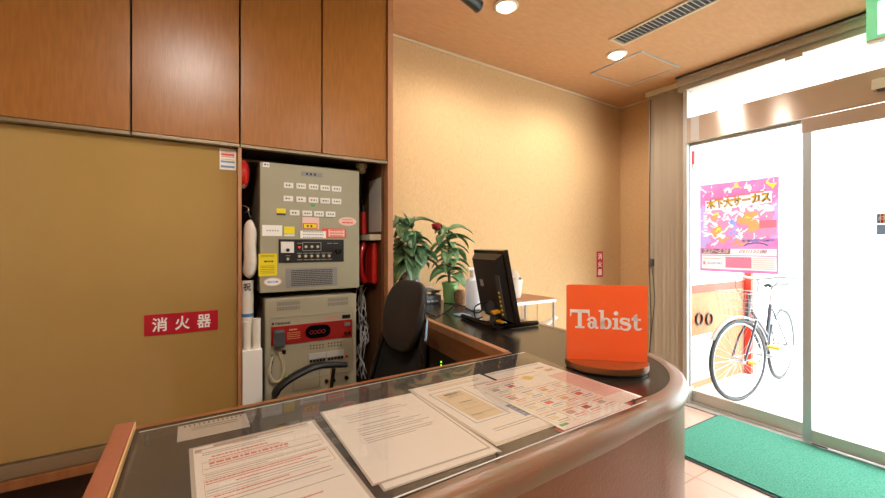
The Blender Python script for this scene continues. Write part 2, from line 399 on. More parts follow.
# ------------------------------------------------------------------ FIRE ALARM PANEL (upper)
YP = 1.96
c1, c2 = atY(259.8, 225, YP), atY(359.5, 225, YP)
x0, x1 = c1.x, c2.x
zt = atY(259.6, 161, YP).z; zl = atY(258.5, 293.5, YP).z
pn = thing('fire_alarm_panel', 'upper beige-grey alarm panel covered with white labels and stickers', 'control panel', ((x0+x1)/2, 2.1, zl))
bx(x0, x1, YP, 2.274, zl, zt, bev=.006).build('housing', 'beige', pn)
YF = YP-.0004
def decal(parent, name, u0, v0, u1, v1, m, Y=YF, th=.0012, bev=.0003):
    r = planeY(u0, v0, u1, v1, Y); bx(r[0], r[1], Y-th, Y, r[2], r[3], bev=bev).build(name, m, parent); return r
def D1(x, y, w, h): cx, cy = 240+x*.1506, 150+y*.1506; return cx-w*.0753, cy-h*.0753, cx+w*.0753, cy+h*.0753
def D2(x, y, w, h): cx, cy = 240+x*.1607, 215+y*.1607; return cx-w*.0803, cy-h*.0803, cx+w*.0803, cy+h*.0803
def printed(parent, rect, m, Y, rows=1, hh=.3, th=.0012, word=None, color='ink'):
    r = decal(parent, 'label_plate', *rect, m, Y, th); T = T_of(r, Y-th); w, h = r[1]-r[0], r[3]-r[2]
    b = MB()
    if rows == 1: dashes(b, T, -w*.28, w*.32, 0, h*hh, .8, 1.2, gap=.8)
    else:
        for k in range(rows): dashes(b, T, -w*.4, w*.4, h*(.38-.76*k/(rows-1)), h*.5/rows, .8, 2)
    b.build('print', color, bpy.data.objects[parent.name], False)
for x, y in [(322, 235), (405, 240), (487, 246), (565, 253), (640, 259), (320, 323), (405, 328), (487, 333), (565, 338), (640, 342), (362, 417), (445, 421), (523, 424), (600, 427)]:
    printed(pn, D1(x, y, 64, 36), 'white', YF, 1, .25, .004)
printed(pn, D1(477, 162, 140, 30), 'plate', YF, 1, .5)
printed(pn, D1(173, 97, 45, 33), 'white', YF, 1)
decal(pn, 'green_sticker', *D1(484, 368, 26, 14), 'green')
decal(pn, 'yellow_label', *D1(273, 404, 60, 32), 'yellow'); decal(pn, 'yellow_label_foot', *D1(273, 427, 60, 12), 'ink')
decal(pn, 'price_sticker', *D2(440, 50, 105, 74), 'pinkl'); decal(pn, 'sticker_band', *D2(437, 68, 90, 34), 'redl', YF-.0012); printed(pn, D2(437, 69, 78, 24), 'yellow', YF-.0024, 1, .5)
printed(pn, D2(200, 97, 125, 68), 'paper', YF, 1, .12, color='inkg')
decal(pn, 'round_top_label', *D2(307, 95, 65, 46), 'yellow'); decal(pn, 'label_foot', *D2(307, 126, 65, 12), 'paper')
decal(pn, 'red_dashed_label', *D2(585, 113, 150, 58), 'redl'); printed(pn, D2(600, 113, 100, 44), 'pinkl', YF-.0012, 3, color='redl')
printed(pn, D2(455, 122, 160, 46), 'paper', YF-.0026, 3, color='inkg')
for (cx, cy, w, h, m2) in ((668, 40, 110, 54, 'pinkl'), (203, 416, 112, 54, 'pinkl')):
    r = planeY(*D2(cx, cy, w, h), YF); T = T_of(r, YF); a, b = (r[1]-r[0])/2, (r[3]-r[2])/2
    pts = [(a*math.cos(k*math.pi/16), b*math.sin(k*math.pi/16)) for k in range(32)]
    MB().prism(pts, 0, .001, T=T).build('oval_sticker', m2, pn, False)
    if cx < 300:
        MB().prism([(x*.85, y*.8) for x, y in pts], .001, .0016, T=T).build('oval_face', 'paper', pn, False)
        text('SECOM', 'print', 'inkb', pn, frontY(((r[0]+r[1])/2, YF-.0016, (r[2]+r[3])/2)), a*1.2, b*.5, bold=.02)
    else:
        b2 = MB(); dashes(b2, T, -a*.6, a*.6, b*.4, b*.15, z=.0016); dashes(b2, T, -a*.6, a*.6, -b*.3, b*.3, 1, 3, z=.0016); b2.build('print', 'redl', pn, False)
r = decal(pn, 'yellow_notice', *D2(173, 310, 116, 140), 'yellow'); T = T_of(r, YF-.0012); w, h = r[1]-r[0], r[3]-r[2]
b = MB()
for y in (.42, .36, -.05, -.12, -.2, -.28, -.36): dashes(b, T, -w*.4, w*.35, y*h, h*.02)
dashes(b, T, -w*.2, w*.35, h*.15, h*.07); b.build('print', 'ink', pn, False)
printed(pn, D2(445, 388, 320, 118), 'plate', YF, 9)
# meter strip
r = planeY(*D2(442, 223, 405, 142), YF); mt = bx(r[0], r[1], YF-.004, YF, r[2], r[3], bev=.001).build('meter_strip', 'black', pn)
def rel(fx, fz): return V((r[0]+(r[1]-r[0])*fx, YF-.004, r[3]-(r[3]-r[2])*fz))
R = r[1]-r[0]
def ctl(name, fx, fz, w, h, m, th=.003):
    p = rel(fx, fz); return bx(p.x-w/2, p.x+w/2, p.y-th, p.y, p.z-h/2, p.z+h/2, bev=.0006).build(name, m, mt)
ctl('gauge', .125, .34, R*.19, R*.17, 'white'); p = rel(.13, .46)
MB().tube([(p.x, p.y-.007, p.z), (p.x, p.y-.003, p.z)], .008).build('gauge_cap', 'black', mt)
ctl('indicator_lamp', .3, .34, .007, .007, 'ledr')
b = MB(); q = rel(.49, .3)
for sx in (-1, 1): b.box(q.x+sx*R*.14-.0008, q.x+sx*R*.14+.0008, q.y-.001, q.y, q.z-.02, q.z+.018)
for sz in (-.02, .018): b.box(q.x-R*.14, q.x+R*.14, q.y-.001, q.y, q.z+sz-.0008, q.z+sz+.0008)
b.build('frame_line', 'lgrey', mt, False)
for fx, fz in [(.4, .32), (.49, .32), (.58, .32), (.3, .73), (.395, .73), (.485, .73), (.58, .73), (.67, .73), (.76, .73), (.13, .84)]:
    q = rel(fx, fz); MB().cyl((q.x, q.y-.008, q.z), (q.x, q.y, q.z), .0055, .007, 14).build('toggle_switch', 'cream', mt)
q = rel(.9, .53); MB().cyl((q.x, q.y-.016, q.z), (q.x, q.y, q.z), .012, .013).build('knob', 'gloss', mt)
for L_ in ([(fx-.035, .6) for fx in (.3, .395, .485, .58, .67, .76)], [(fx-.03, .88) for fx in (.3, .395, .485, .58, .67, .76)], [(.27, .17)], [(.73, .17), (.83, .17)], [(.1, .7)]):
    b = MB(); [dashes(b, frontY(rel(*q_)), 0, R*.075, 0, .0026) for q_ in L_]; b.build('print', 'inkg', mt, False)

# ------------------------------------------------------------------ LOWER FIRE UNIT
lp0, lp1 = atY(265.6, 340, YP), atY(357, 320, YP); lz = atY(310, 293.5, YP).z
lu = thing('broadcast_unit', 'lower beige emergency cabinet with red strip, speaker and handset', 'control panel', ((lp0.x+lp1.x)/2, 2.1, 0))
bx(lp0.x-.004, lp1.x, YP, 2.274, 0, lz-.012, bev=.012).build('housing', 'beige2', lu)
def D3(x, y, w, h): cx, cy = 255+x*.1243, 285+y*.1243; return cx-w*.0622, cy-h*.0622, cx+w*.0622, cy+h*.0622
def D4(x, y, w, h): cx, cy = 255+x*.1405, 340+y*.1405; return cx-w*.0703, cy-h*.0703, cx+w*.0703, cy+h*.0703
for (x, y, w, h) in ((267, 148, 186, 26), (267, 187, 186, 26), (665, 115, 165, 24), (665, 150, 165, 24)):
    r = decal(lu, 'vent_grille', *D3(x, y, w, h), 'mgrey', YP, .0006)
    T = T_of(r, YP-.0006); b = MB(); ww, hh = r[1]-r[0], r[3]-r[2]
    for k in range(16): b.box(-ww/2+ww*k/16, -ww/2+ww*(k+.45)/16, -hh*.42, hh*.42, 0, .0006, T=T)
    b.build('slot', 'beige2', lu, False)
fr = planeY(270.5, 318, 353, 430, YP); z_in = atY(312, 315, YP).z
b = MB(); b.box(fr[0], fr[1], YP-.003, YP, z_in, z_in+.003); b.box(fr[0], fr[0]+.003, YP-.003, YP, .62, z_in); b.box(fr[1]-.003, fr[1], YP-.003, YP, .62, z_in); b.box(fr[0], fr[1], YP-.003, YP, .62, .623)
b.build('inner_frame', 'beige', lu, False)
zr1, zr0 = atY(312, 323, YP).z, atY(312, 341, YP).z
rx0, rx1 = atY(271, 335, YP).x, atY(351.7, 328, YP).x
rs = bx(rx0, rx1, YP-.005, YP, zr0, zr1, bev=.001).build('red_strip', 'dred', lu); YR = YP-.005; RW, RH = rx1-rx0, zr1-zr0; zc = (zr0+zr1)/2
text('National', 'maker_name', 'ink', lu, frontY((rx0+RW*.135, YP-.0002, zr1+.013)), RW*.17, .012, bold=.03)
bx(rx0+RW*.01, rx0+RW*.035, YP-.001, YP, zr1+.008, zr1+.018).build('maker_mark', 'ink', lu)
text('非常放送設備', 'unit_title', 'inkr', lu, frontY((rx0+RW*.73, YP-.0002, zr1+.018)), RW*.2, .012)
bx(rx0+RW*.87, rx0+RW*.98, YP-.002, YP, zr1+.008, zr1+.025).build('name_plate', 'black', lu)
b = MB(); b.box(rx0+RW*.02, rx0+RW*.145, YR-.035, YR, zc-.05, zc+.03, bev=.01, seg=3); b.build('handset', 'dgrey', lu)
T = frontY((rx0+RW*.555, YR, zc+.002)); a, h2 = RW*.155, RH*.36
pts = [(a*math.copysign(abs(math.cos(k*math.pi/20))**.6, math.cos(k*math.pi/20)), h2*math.copysign(abs(math.sin(k*math.pi/20))**.8, math.sin(k*math.pi/20))) for k in range(40)]
dp = MB().prism(pts, 0, .004, T=T).build('display_window', 'gloss', rs, True)
b = MB(); [b.torus((rx0+RW*(.47+.05*k), YR-.0045, zc), .008, .001) for k in range(4)]; b.build('lamp_ring', 'dred', dp)
q = V((rx0+RW*.78, YR, zc+.004)); b = MB()
for rr in range(1, 5):
    for k in range(rr*6): a = 2*math.pi*k/(rr*6); b.box(q.x+rr*.0075*math.cos(a)-.0014, q.x+rr*.0075*math.cos(a)+.0014, YR-.0006, YR, q.z+rr*.0075*math.sin(a)-.0014, q.z+rr*.0075*math.sin(a)+.0014)
b.build('speaker_holes', 'ink', rs, False)
bx(rx0+RW*.9, rx0+RW*.975, YR-.002, YR, zc+.012, zc+.032).build('small_window', 'mgrey', rs)
MB().cyl((rx0+RW*.905, YR-.006, zc-.022), (rx0+RW*.905, YR, zc-.022), .006).build('key_switch', 'chrome', rs)
bx(rx0+RW*.945, rx0+RW*.975, YR-.003, YR, zc-.032, zc-.014).build('rocker', 'black', rs)
b = MB(); T = frontY((rx0+RW*.26, YR, zc)); dashes(b, T, -.02, .015, .022, .006)
for k in range(4): dashes(b, T, -.03, .03, .008-.009*k, .0028)
b.build('print', 'inko', rs, False)
for bxx in ((440, 50), (567, 33)):
    b = MB()
    for j in range(5):
        for k in range(2):
            r = planeY(*D4(bxx[0]-44+22*j, bxx[1]-9+20*k-2*j, 9, 9), YP); b.box(r[0], r[1], YP-.001, YP, r[2], r[3])
    b.build('lamp_dots', 'ink', lu, False)
for i, (cx, cy) in enumerate(((443, 112), (570, 95))):
    decal(lu, 'tab_strip', *D4(cx, cy, 122, 40), 'lgrey', YP, .004)
    for j in range(5): decal(lu, 'push_button', *D4(cx-45+23*j, cy+38-3*j, 17, 16), 'black', YP, .007)
decal(lu, 'red_button', *D4(650, 113, 16, 16), 'red', YP, .005)
decal(lu, 'black_socket', *D4(203, 86, 32, 30), 'black', YP, .003)
decal(lu, 'green_lamp', *D4(229, 262, 13, 13), 'ledg', YP, .002)
r = planeY(*D4(365, 275, 190, 150), YP); b = MB()
for (a1, b1_, c_, d_) in ((r[0], r[1], r[3]-.002, r[3]), (r[0], r[1], r[2], r[2]+.002), (r[0], r[0]+.002, r[2], r[3]), (r[1]-.002, r[1], r[2], r[3])): b.box(a1, b1_, YP-.0015, YP, c_, d_)
b.build('hatch_outline', 'mgrey', lu, False)
for (x, y) in ((507, 290), (555, 283), (648, 265)):
    r = planeY(*D4(x, y, 28, 28), YP); cx_, cz_ = (r[0]+r[1])/2, (r[2]+r[3])/2
    MB().cyl((cx_, YP-.012, cz_), (cx_, YP, cz_), .009).build('knob', 'gloss', lu)
for (x, y) in ((122, 108), (120, 155), (110, 228)):
    r = planeY(*D4(x, y, 22, 22), YP); cx_, cz_ = (r[0]+r[1])/2, (r[2]+r[3])/2
    MB().cyl((cx_, YP-.01, cz_), (cx_, YP, cz_), .006).build('jack', 'mgrey', lu)
decal(lu, 'lower_vent', *D4(330, 400, 150, 30), 'mgrey', YP, .001)
# coiled cord of the handset
cen = [atY(280, 352, YP-.02), atY(283, 362, YP-.02), atY(284, 372, YP-.02), atY(280, 380, YP-.02), atY(273, 381, YP-.02), atY(269, 373, YP-.02), atY(270, 365, YP-.02), atY(272, 357, YP-.02)]
def smooth_path(p, n=8):
    out = []
    for i in range(len(p)-1):
        a, b, c, d = p[max(i-1, 0)], p[i], p[i+1], p[min(i+2, len(p)-1)]
        for k in range(n):
            t = k/n; out.append(.5*((2*b)+(c-a)*t+(2*a-5*b+4*c-d)*t*t+(3*b-a-3*c+d)*t**3))
    return out+[p[-1]]
sp = smooth_path(cen, 40); b = MB()
b.tube([p+V((math.cos(i*.9)*.006, math.sin(i*.9)*.006, math.cos(i*.9)*.004)) for i, p in enumerate(sp)], .0018, 6); b.build('coiled_cord', 'cream', lu)

# ------------------------------------------------------------------ things in the niche
t = thing('alarm_bell', 'round red fire alarm bell at the top left of the niche', 'bell', (.157, 1.99, 1.56))
T = Mx.Translation((.157, 2.0, 1.566)) @ Mx.Diagonal((.72, .88, .88, 1)) @ Mx.Rotation(math.pi/2, 4, 'Y')
MB(T).lathe([(.075, 0), (.075, .018), (.073, .03), (.055, .045), (.02, .053), (.003, .054)], 32).build('gong', 'red', t)
bx(.157, .175, 1.958, 1.985, 1.50, 1.62).build('mount', 'wicker', t)
t = thing('cloth_bag', 'white rolled cloth bag hanging from a hook in the niche', 'bag', (.2, 1.99, 1.1))
b = MB(); pz = [(1.365, .12), (1.345, .75), (1.30, 1), (1.24, .82), (1.19, .95), (1.14, 1), (1.115, .8), (1.10, .1)]
b.tube([(.198+.006*math.sin(z*60), 1.985, z) for z, _ in pz], .034, 14, taper=[w for _, w in pz], flat=.9); b.build('bag_body', 'cloth', t, sub=1)
b = MB(); b.tube([(.157, 1.985, 1.42), (.175, 1.985, 1.425), (.19, 1.985, 1.415), (.19, 1.985, 1.40), (.18, 1.985, 1.395)], .002, 6); b.tube([(.19, 1.985, 1.40), (.2, 1.985, 1.37)], .0015, 6); b.build('hook', 'chrome', t)
t = thing('poster_tube', 'white cardboard tube with dark characters and blue band in the niche', 'tube', (.187, 2.0, .7))
MB().cyl((.186, 2.0, .0), (.186, 2.0, 1.09), .027).build('tube_body', 'paper2', t)
MB().cyl((.186, 2.0, .93), (.186, 2.0, .945), .0278).build('band', 'inkb', t)
text('祝', 'print', 'ink', t, frontY((.184, 1.9715, 1.065)), .03, .035, bold=.02)
t = thing('rolled_paper_box', 'white box of rolled papers beside the lower alarm cabinet', 'box', (.2, 1.93, 0))
bx(.159, .237, 1.895, 1.955, 0, .80, bev=.003).build('box_body', 'paper', t)
for cx_, h_ in ((.180, .92), (.217, .93)):
    MB().cyl((cx_, 1.925, .5), (cx_, 1.925, h_), .0165).build('paper_roll', 'paper2', t)
t = thing('emergency_telephone', 'red wall telephone on the right side of the niche', 'telephone', (.8, 2.06, 1.04))
b = MB(); b.box(.775, .808, 1.985, 2.08, 1.045, 1.265, bev=.012, seg=3); b.build('phone_body', 'red', t)
b = MB(); b.tube([(.765, 2.07, 1.255), (.742, 2.055, 1.22), (.735, 2.05, 1.16), (.742, 2.055, 1.09), (.765, 2.07, 1.055)], .015, 12, taper=[1.2, 1, .8, 1, 1.2]); b.build('receiver', 'red', t)
b = MB(); b.box(.775, .8, 2.081, 2.10, 1.06, 1.25, bev=.004); b.build('cradle', 'dred', t)
t = thing('red_flashlight', 'red handheld lamp standing upright beside the alarm panel', 'flashlight', (.735, 2.15, 1.3))
b = MB(); b.cyl((.775, 2.125, 1.31), (.775, 2.125, 1.43), .022, .017); b.build('lamp_body', 'red', t)
MB().cyl((.775, 2.125, 1.43), (.775, 2.125, 1.47), .012).build('lamp_end', 'black', t)
MB().cyl((.775, 2.125, 1.27), (.775, 2.125, 1.31), .02).build('lamp_head', 'gloss', t)
bx(.765, .785, 2.145, 2.274, 1.36, 1.38).build('bracket', 'black', t)
t = thing('wall_notice', 'pale printed notice pinned to the niche side board', 'notice', (.807, 2.0, 1.3))
bx(.8055, .8075, 1.945, 2.115, 1.32, 1.60).build('sheet', 'lamin', t)
b = MB(); T = frontX((.8055, 2.03, 1.46))
for k in range(14): dashes(b, T, -.06, .07, .11-.018*k, .004)
b.build('print', 'inkg', t, False)
tag(bx(.745, .807, 1.945, 2.13, 1.275, 1.305, bev=.002).build('wall_shelf', 'cream'), 'narrow cream shelf strip above the red telephone', 'shelf')
t = thing('dome_sensor', 'small cream dome sensor under the cabinet above the telephone', 'sensor', (.74, 2.05, 1.6))
MB(Mx.Translation((.74, 2.05, 0))).lathe([(.03, 1.678), (.03, 1.66), (.022, 1.655), (.02, 1.635), (.01, 1.628)]).build('dome', 'cream', t)
# pipes and cables right of the panel
tag(MB().tube([(.790, 2.2, 1.66), (.790, 2.2, 1.2), (.785, 2.2, .6), (.785, 2.2, .02)], .011, 10).build('cable_conduit', 'dgrey'), 'vertical grey conduit running down beside the alarm panels', 'pipe')
b = MB(); random.seed(3)
for k in range(9):
    p = [V((.765+random.uniform(-.03, .03), 2.12+random.uniform(-.05, .05), 1.02-.07*j+random.uniform(-.02, .02))) for j in range(8)]
    b.tube(smooth_path(p, 5), .003, 6)
tag(b.build('cable_tangle', 'lgrey'), 'tangle of pale cables hanging under the red telephone', 'cables')

# ------------------------------------------------------------------ RECEPTION COUNTER (front run, rounded corner, return run)
ZT = .90
def arc(c, r, a0, a1, n): return [V((c[0]+r*math.cos(math.radians(a0+(a1-a0)*k/n)), c[1]+r*math.sin(math.radians(a0+(a1-a0)*k/n)))) for k in range(n+1)]
outer = [V((-.135, .972)), V((-.135, .442))]
outer += [V((.0+.14*k, .448+.0085*k)) for k in range(6)] + arc((.882, .925), .416, -92, 0, 26) + [V((1.308, 1.1)), V((1.33, 1.4)), V((1.345, 1.8)), V((1.355, wy(1.36)-.004))]
def nrm(P):
    out = []
    for i in range(len(P)):
        a = P[max(i-1, 0)]; b = P[min(i+1, len(P)-1)]; d = (b-a).normalized(); n = V((-d.y, d.x)); s = 1
        if 0 < i < len(P)-1:
            d1 = (P[i]-P[i-1]).normalized(); s = 1/max(.5, V((-d1.y, d1.x)).dot(n))
        out.append(n*s)
    return out
def sweep(mb, P, prof, closed=True):
    N = nrm(P)
    def f(bm):
        rings = [[bm.verts.new((p.x+n.x*d, p.y+n.y*d, z)) for d, z in prof] for p, n in zip(P, N)]
        m = len(prof)
        for a, b in zip(rings, rings[1:]):
            for k in range(m if closed else m-1): bm.faces.new((a[k], a[(k+1) % m], b[(k+1) % m], b[k]))
        if closed: bm.faces.new(rings[0]); bm.faces.new(rings[-1][::-1])
    mb._add(f); return mb
ct = thing('reception_counter', 'brown reception counter with black top and rounded corner', 'counter', (.5, .7, 0))
front = outer[1:]
rimp = [(0, ZT-.03), (.001, ZT-.016), (.006, ZT-.005), (.014, ZT), (.042, ZT), (.042, ZT-.045), (.006, ZT-.045)]
sweep(MB(), front, rimp).build('edge_rim', 'rim', ct)
bodyp = [(.009, ZT-.046), (.009, .30), (.011, .297), (.009, .294), (.012, .08), (.03, .075), (.03, 0), (.045, 0), (.045, ZT-.046)]
sweep(MB(), front, bodyp).build('front_panel', 'body', ct)
NO = nrm(front)
inn = [p+n*.0425 for p, n in zip(front, NO)]
top = [V((-.102, inn[0].y))]+inn[1:]+[V((1.01, wy(1.01)-.004)), V((.943, 1.751)), V((.870, 1.02)), V((.87, 1.0)), V((-.102, .955))]
MB().prism([(p.x, p.y) for p in top], ZT-.03, ZT-.0005).build('worktop', 'desktop', ct, False)
# raised end rim at the left
bx(-.135, -.1045, .443, .972, ZT-.045, ZT+.012, bev=.005).build('end_rim', 'rimred', ct)
bx(-.1044, -.1022, .46, .965, ZT-.03, ZT+.0115).build('end_rim_edge', 'raw', ct, False)
bx(-.133, -.105, .45, .965, 0, ZT-.046).build('end_panel', 'body', ct, False)
# staff-side edge strips
iP = [V((-.102, .955)), V((.87, 1.0))]
sweep(MB(), iP, [(0, ZT-.04), (.014, ZT-.04), (.014, ZT), (.0, ZT)]).build('staff_edge', 'apron', ct)
iP2 = [V((.872, 1.016)), V((.943, 1.751)), V((1.01, wy(1.01)-.006))]
sweep(MB(), iP2, [(0, ZT-.03), (.022, ZT-.03), (.022, ZT+.001), (.019, ZT+.002), (0, ZT+.002)]).build('desk_edge', 'post', ct)
sweep(MB(), iP2, [(0.012, ZT-.115), (.02, ZT-.115), (.02, ZT-.031), (.012, ZT-.031)]).build('desk_apron', 'apron', ct)
MB().prism([(-.1, .52), (.86, .56), (.86, .965), (-.1, .93)], .45, .47).build('inner_shelf', 'dark', ct, False)
bx(.9, 1.3, 2.26, 2.28, .01, ZT-.04).build('desk_side', 'dark', ct, False)

# acrylic cover over the papers
ZA = ZT+.0065
ac = [atZ(139, 433, ZA), atZ(300, 484+58, ZA), atZ(646, 401, ZA), atZ(525, 352.6, ZA)]
ac[1] = V((-.094, .487, ZA))
t = thing('acrylic_cover', 'clear acrylic sheet screwed over the papers on the counter', 'cover', (.35, .7, ZT+.0005))
MB().prism([(p.x, p.y) for p in ac], ZA, ZA+.0025).build('clear_sheet', 'acryl', t, False)
b = MB(); d = (ac[2]-ac[1]).normalized()
for i, j, m_ in ((1, 2, .9),):
    a_, b_ = ac[i], ac[j]; b.tube([a_+V((0, -.001, .001)), b_+V((0, -.001, .001))], .0011, 6)
b.tube([ac[0]+V((0, .001, .001)), ac[3]+V((0, .001, .001))], .0008, 6)
b.build('polished_edge', 'acedge', t)
for (u, v) in ((145.9, 435.5), (497.5, 453.5), (634, 400), (514, 356), (421, 374)):
    p = atZ(u, v, ZA+.003); MB(Mx.Translation(p)).lathe([(.0035, -.0085), (.0035, .0003), (.0025, .0013)], 12).build('screw', 'ink' if u != 421 else 'chrome', t)

# ------------------------------------------------------------------ PAPERS
def sheet(name, label, cat, TL, TR, L, W=.21, z=ZT+.0004, th=.0006, m='paper', lam=0, left=False, BL=None, BR=None):
    """paper whose top edge runs from TL to TR (or, left=True, whose left edge runs from TL to TR)"""
    a, b = atZ(*TL, z), atZ(*TR, z)
    if left: dn = (b-a).normalized(); r_ = V((-dn.y, dn.x, 0))
    else: r_ = (b-a).normalized(); dn = V((r_.y, -r_.x, 0))
    up = -dn; T = frame(a, r_, up)
    if BR: q = atZ(*BR, z); BLw = a+(q-b)
    elif BL: BLw = atZ(*BL, z)
    if BR or BL: up = (a-BLw).normalized(); L = (a-BLw).length; T = Mx((r_, up, V((0, 0, 1)))).transposed().to_4x4(); T.translation = a
    t = thing(name, label, cat, X=T)
    if lam: MB(T).box(-lam, W+lam, -L-lam, lam, 0, th*.6, bev=.0001).build('laminate_margin', 'lamin', t, False)
    MB(T).box(0, W, -L, 0, th*.1, th).build('sheet', m, t, False)
    return t, T @ Mx.Translation((0, 0, th))
def rows(t, T, m, spec, name='print'):
    b = MB()
    for (x0, x1, y, h) in spec: dashes(b, T, x0, x1, -y, h)
    b.build(name, m, t, False)
def rects(t, T, m, spec, name='print'):
    b = MB()
    for (x0, x1, y0, y1) in spec: b.box(x0, x1, -y1, -y0, 0, .0003, T=T)
    b.build(name, m, t, False)
random.seed(11)
def box_outline(x0, x1, y0, y1, w=.0006): return [(x0, x1, y0, y0+w), (x0, x1, y1-w, y1), (x0, x0+w, y0, y1), (x1-w, x1, y0, y1)]
# leftmost laminated notice
t, T = sheet('laminated_notice', 'laminated notice with red and black print, leftmost large sheet on the counter', 'paper', (193, 449.5), (313, 421), .297, .2, lam=.006)
rects(t, T, 'mauve', [(.012, .10, .0101, .013), (.03, .19, .002, .0100), (.002, .0119, .008, .02)])
rows(t, T, 'inkg', [(.012, .16, .027, .0025), (.012, .11, .034, .0025), (.06, .19, .016, .002), (.012, .19, .085, .002), (.012, .19, .105, .002), (.012, .1, .112, .002), (.012, .19, .150, .0018), (.012, .17, .157, .0018), (.012, .18, .19, .0018), (.012, .19, .215, .0018)])
rows(t, T, 'inkr', [(.025, .11, .046, .0045), (.02, .13, .056, .003), (.02, .14, .069, .006), (.02, .14, .078, .003), (.012, .19, .124, .0035), (.012, .15, .131, .0025), (.05, .17, .141, .0025), (.02, .12, .170, .003), (.012, .18, .18, .002), (.02, .15, .24, .003)])
rects(t, T, 'inko', box_outline(.01, .194, .062, .1)+box_outline(.01, .194, .118, .165))
# white stack
for k, (dx, lab) in enumerate(((6, 'lower sheet showing at the bottom edge under the plain white notice'), (0, 'plain white laminated notice with faint grey print, second large sheet from the left'))):
    t, T = sheet('counter_notice', lab, 'paper', (322+dx, 412.5+dx*.35), (408+dx, 392.6+dx*.35), .297, .207, z=ZT+.0004+.0012*k, lam=.004, BL=((364.5, 487), (379, 491.5))[1-k])
    if k:
        rows(t, T, 'sand', [(.07, .14, .03, .004)]); rows(t, T, 'inkg', [(.03, .16, .045, .0022), (.035, .17, .055, .0018), (.035, .12, .065, .0018), (.03, .14, .078, .0018), (.05, .13, .10, .003), (.035, .17, .115, .0018), (.035, .15, .123, .0018), (.035, .18, .135, .0018), (.035, .16, .143, .0018), (.035, .175, .157, .0018), (.035, .17, .165, .0018), (.035, .13, .173, .0018)])
# third: blue boxed stack
for k, lab in enumerate(('under sheet with cut corner peeking below the blue boxed notice', 'notice with pale blue boxed print and blue block, between white sheet and menu map')):
    t, T = sheet('information_sheet', lab, 'paper', (408+k*2, 390-k*.5), (476+k*2, 373-k*.5), .32, .212, z=ZT+.0004+.0012*k, BL=((488, 449.5), (487, 446))[k], m='paper2' if k == 0 else 'paper')
    if k:
        rects(t, T, 'lblue', box_outline(.02, .11, .055, .235, .0015)+[(.125, .19, .20, .262)])
        rects(t, T, 'sand', [(.03, .1, .07, .225), (.03, .19, .022, .03)])
        rows(t, T, 'inkb', [(.045, .09, .08, .008), (.045, .09, .095, .003), (.05, .085, .135, .005), (.04, .095, .148, .0015)])
        rows(t, T, 'inkg', [(.03, .19, .012, .002), (.03, .18, .035, .002), (.035, .1, .17, .003), (.035, .1, .2, .004), (.13, .19, .06, .002), (.13, .18, .08, .002), (.13, .19, .12, .002), (.03, .18, .272, .0016), (.03, .18, .280, .0016)])
        rows(t, T, 'inkw', [(.13, .18, .212, .004), (.13, .17, .225, .004), (.13, .185, .238, .004), (.13, .165, .25, .004)])
# white/pale sheet under the map, red sheet, map
t, T = sheet('pale_leaflet', 'pale laminated leaflet lying under the shop map, nearest the rounded corner', 'paper', (484.6, 374.3), (538, 362), .285, .205, z=ZT+.0016, m='paper', lam=.001, BR=(639, 396.5))
rows(t, T, 'inkb', [(.01, .19, .01, .0025)]); rects(t, T, 'pinkp', [(.13, .2, .1, .1995), (.08, .2, .2, .275)]); rects(t, T, 'inko', [(.16, .19, .06, .075), (.15, .18, .035, .045)])
t, T = sheet('red_leaflet', 'red leaflet edge showing under the map by the counter front', 'paper', (553, 429), (636, 396.3), .022, .245, z=ZT+.0004, m='wine')
rects(t, T, 'signred', [(.0, .244, .018, .021)])
t, T = sheet('shop_map_leaflet', 'colourful leaflet with small pictures, yellow circle and red top line', 'paper', (473, 386), (533, 370.5), .29, .212, z=ZT+.003, m='paper', BL=(560, 432))
rects(t, T, 'inkr', [(0, .212, .0, .0025)]); rows(t, T, 'inkr', [(.03, .14, .013, .005)])
pts = [(.155+.014*math.cos(k*math.pi/12), -.03+.014*math.sin(k*math.pi/12)) for k in range(24)]
MB(T).prism(pts, 0, .0004).build('yellow_circle', 'inkgold', t, False)
for j in range(4):
    for i in range(4):
        x, y = .012+.05*i, .035+.06*j
        if j == 0 and i > 1: continue
        col = random.choice(['inko', 'redl', 'mauve', 'sand', 'pinkp'])
        if (i, j) == (2, 3): col = 'dred'
        rects(t, T, 'sand', box_outline(x-.003, x+.045, y-.002, y+.05))
        rects(t, T, col, [(x+.005, x+.025, y+.012, y+.026)])
        rows(t, T, random.choice(['inkr', 'inkg', 'inkr', 'inkb']), [(x+.004, x+.038, y+.006, .004), (x+.01, x+.04, y+.034, .003), (x+.004, x+.036, y+.042, .0015)])
    rects(t, T, 'inko', [(.008, .2, .028+.06*j, .0285+.06*j+.001)])
rects(t, T, 'green', [(.008, .03, .262, .27)]); rects(t, T, 'redl', [(.0, .212, .286, .29)])
# small perforated note
t, T = sheet('perforated_note', 'small grey note with perforated top edge under the acrylic', 'paper', (178, 427), (235.5, 415.5), .072, .118, z=ZT+.0004, m='lamin')
rects(t, T, 'ink', [(.01+.008*k, .0125+.008*k, .004, .012) for k in range(13)], 'holes')
rows(t, T, 'ink', [(.022, .1, .022, .002), (.022, .1, .031, .002)])
# small dark cards along the staff edge
for k, (u0, v0, u1, v1, m_) in enumerate(((290, 407, 302, 404.5, 'desktop'), (283, 408, 293, 406, 'inkgold'), (303, 404, 318, 400.5, 'dred'))):
    pass

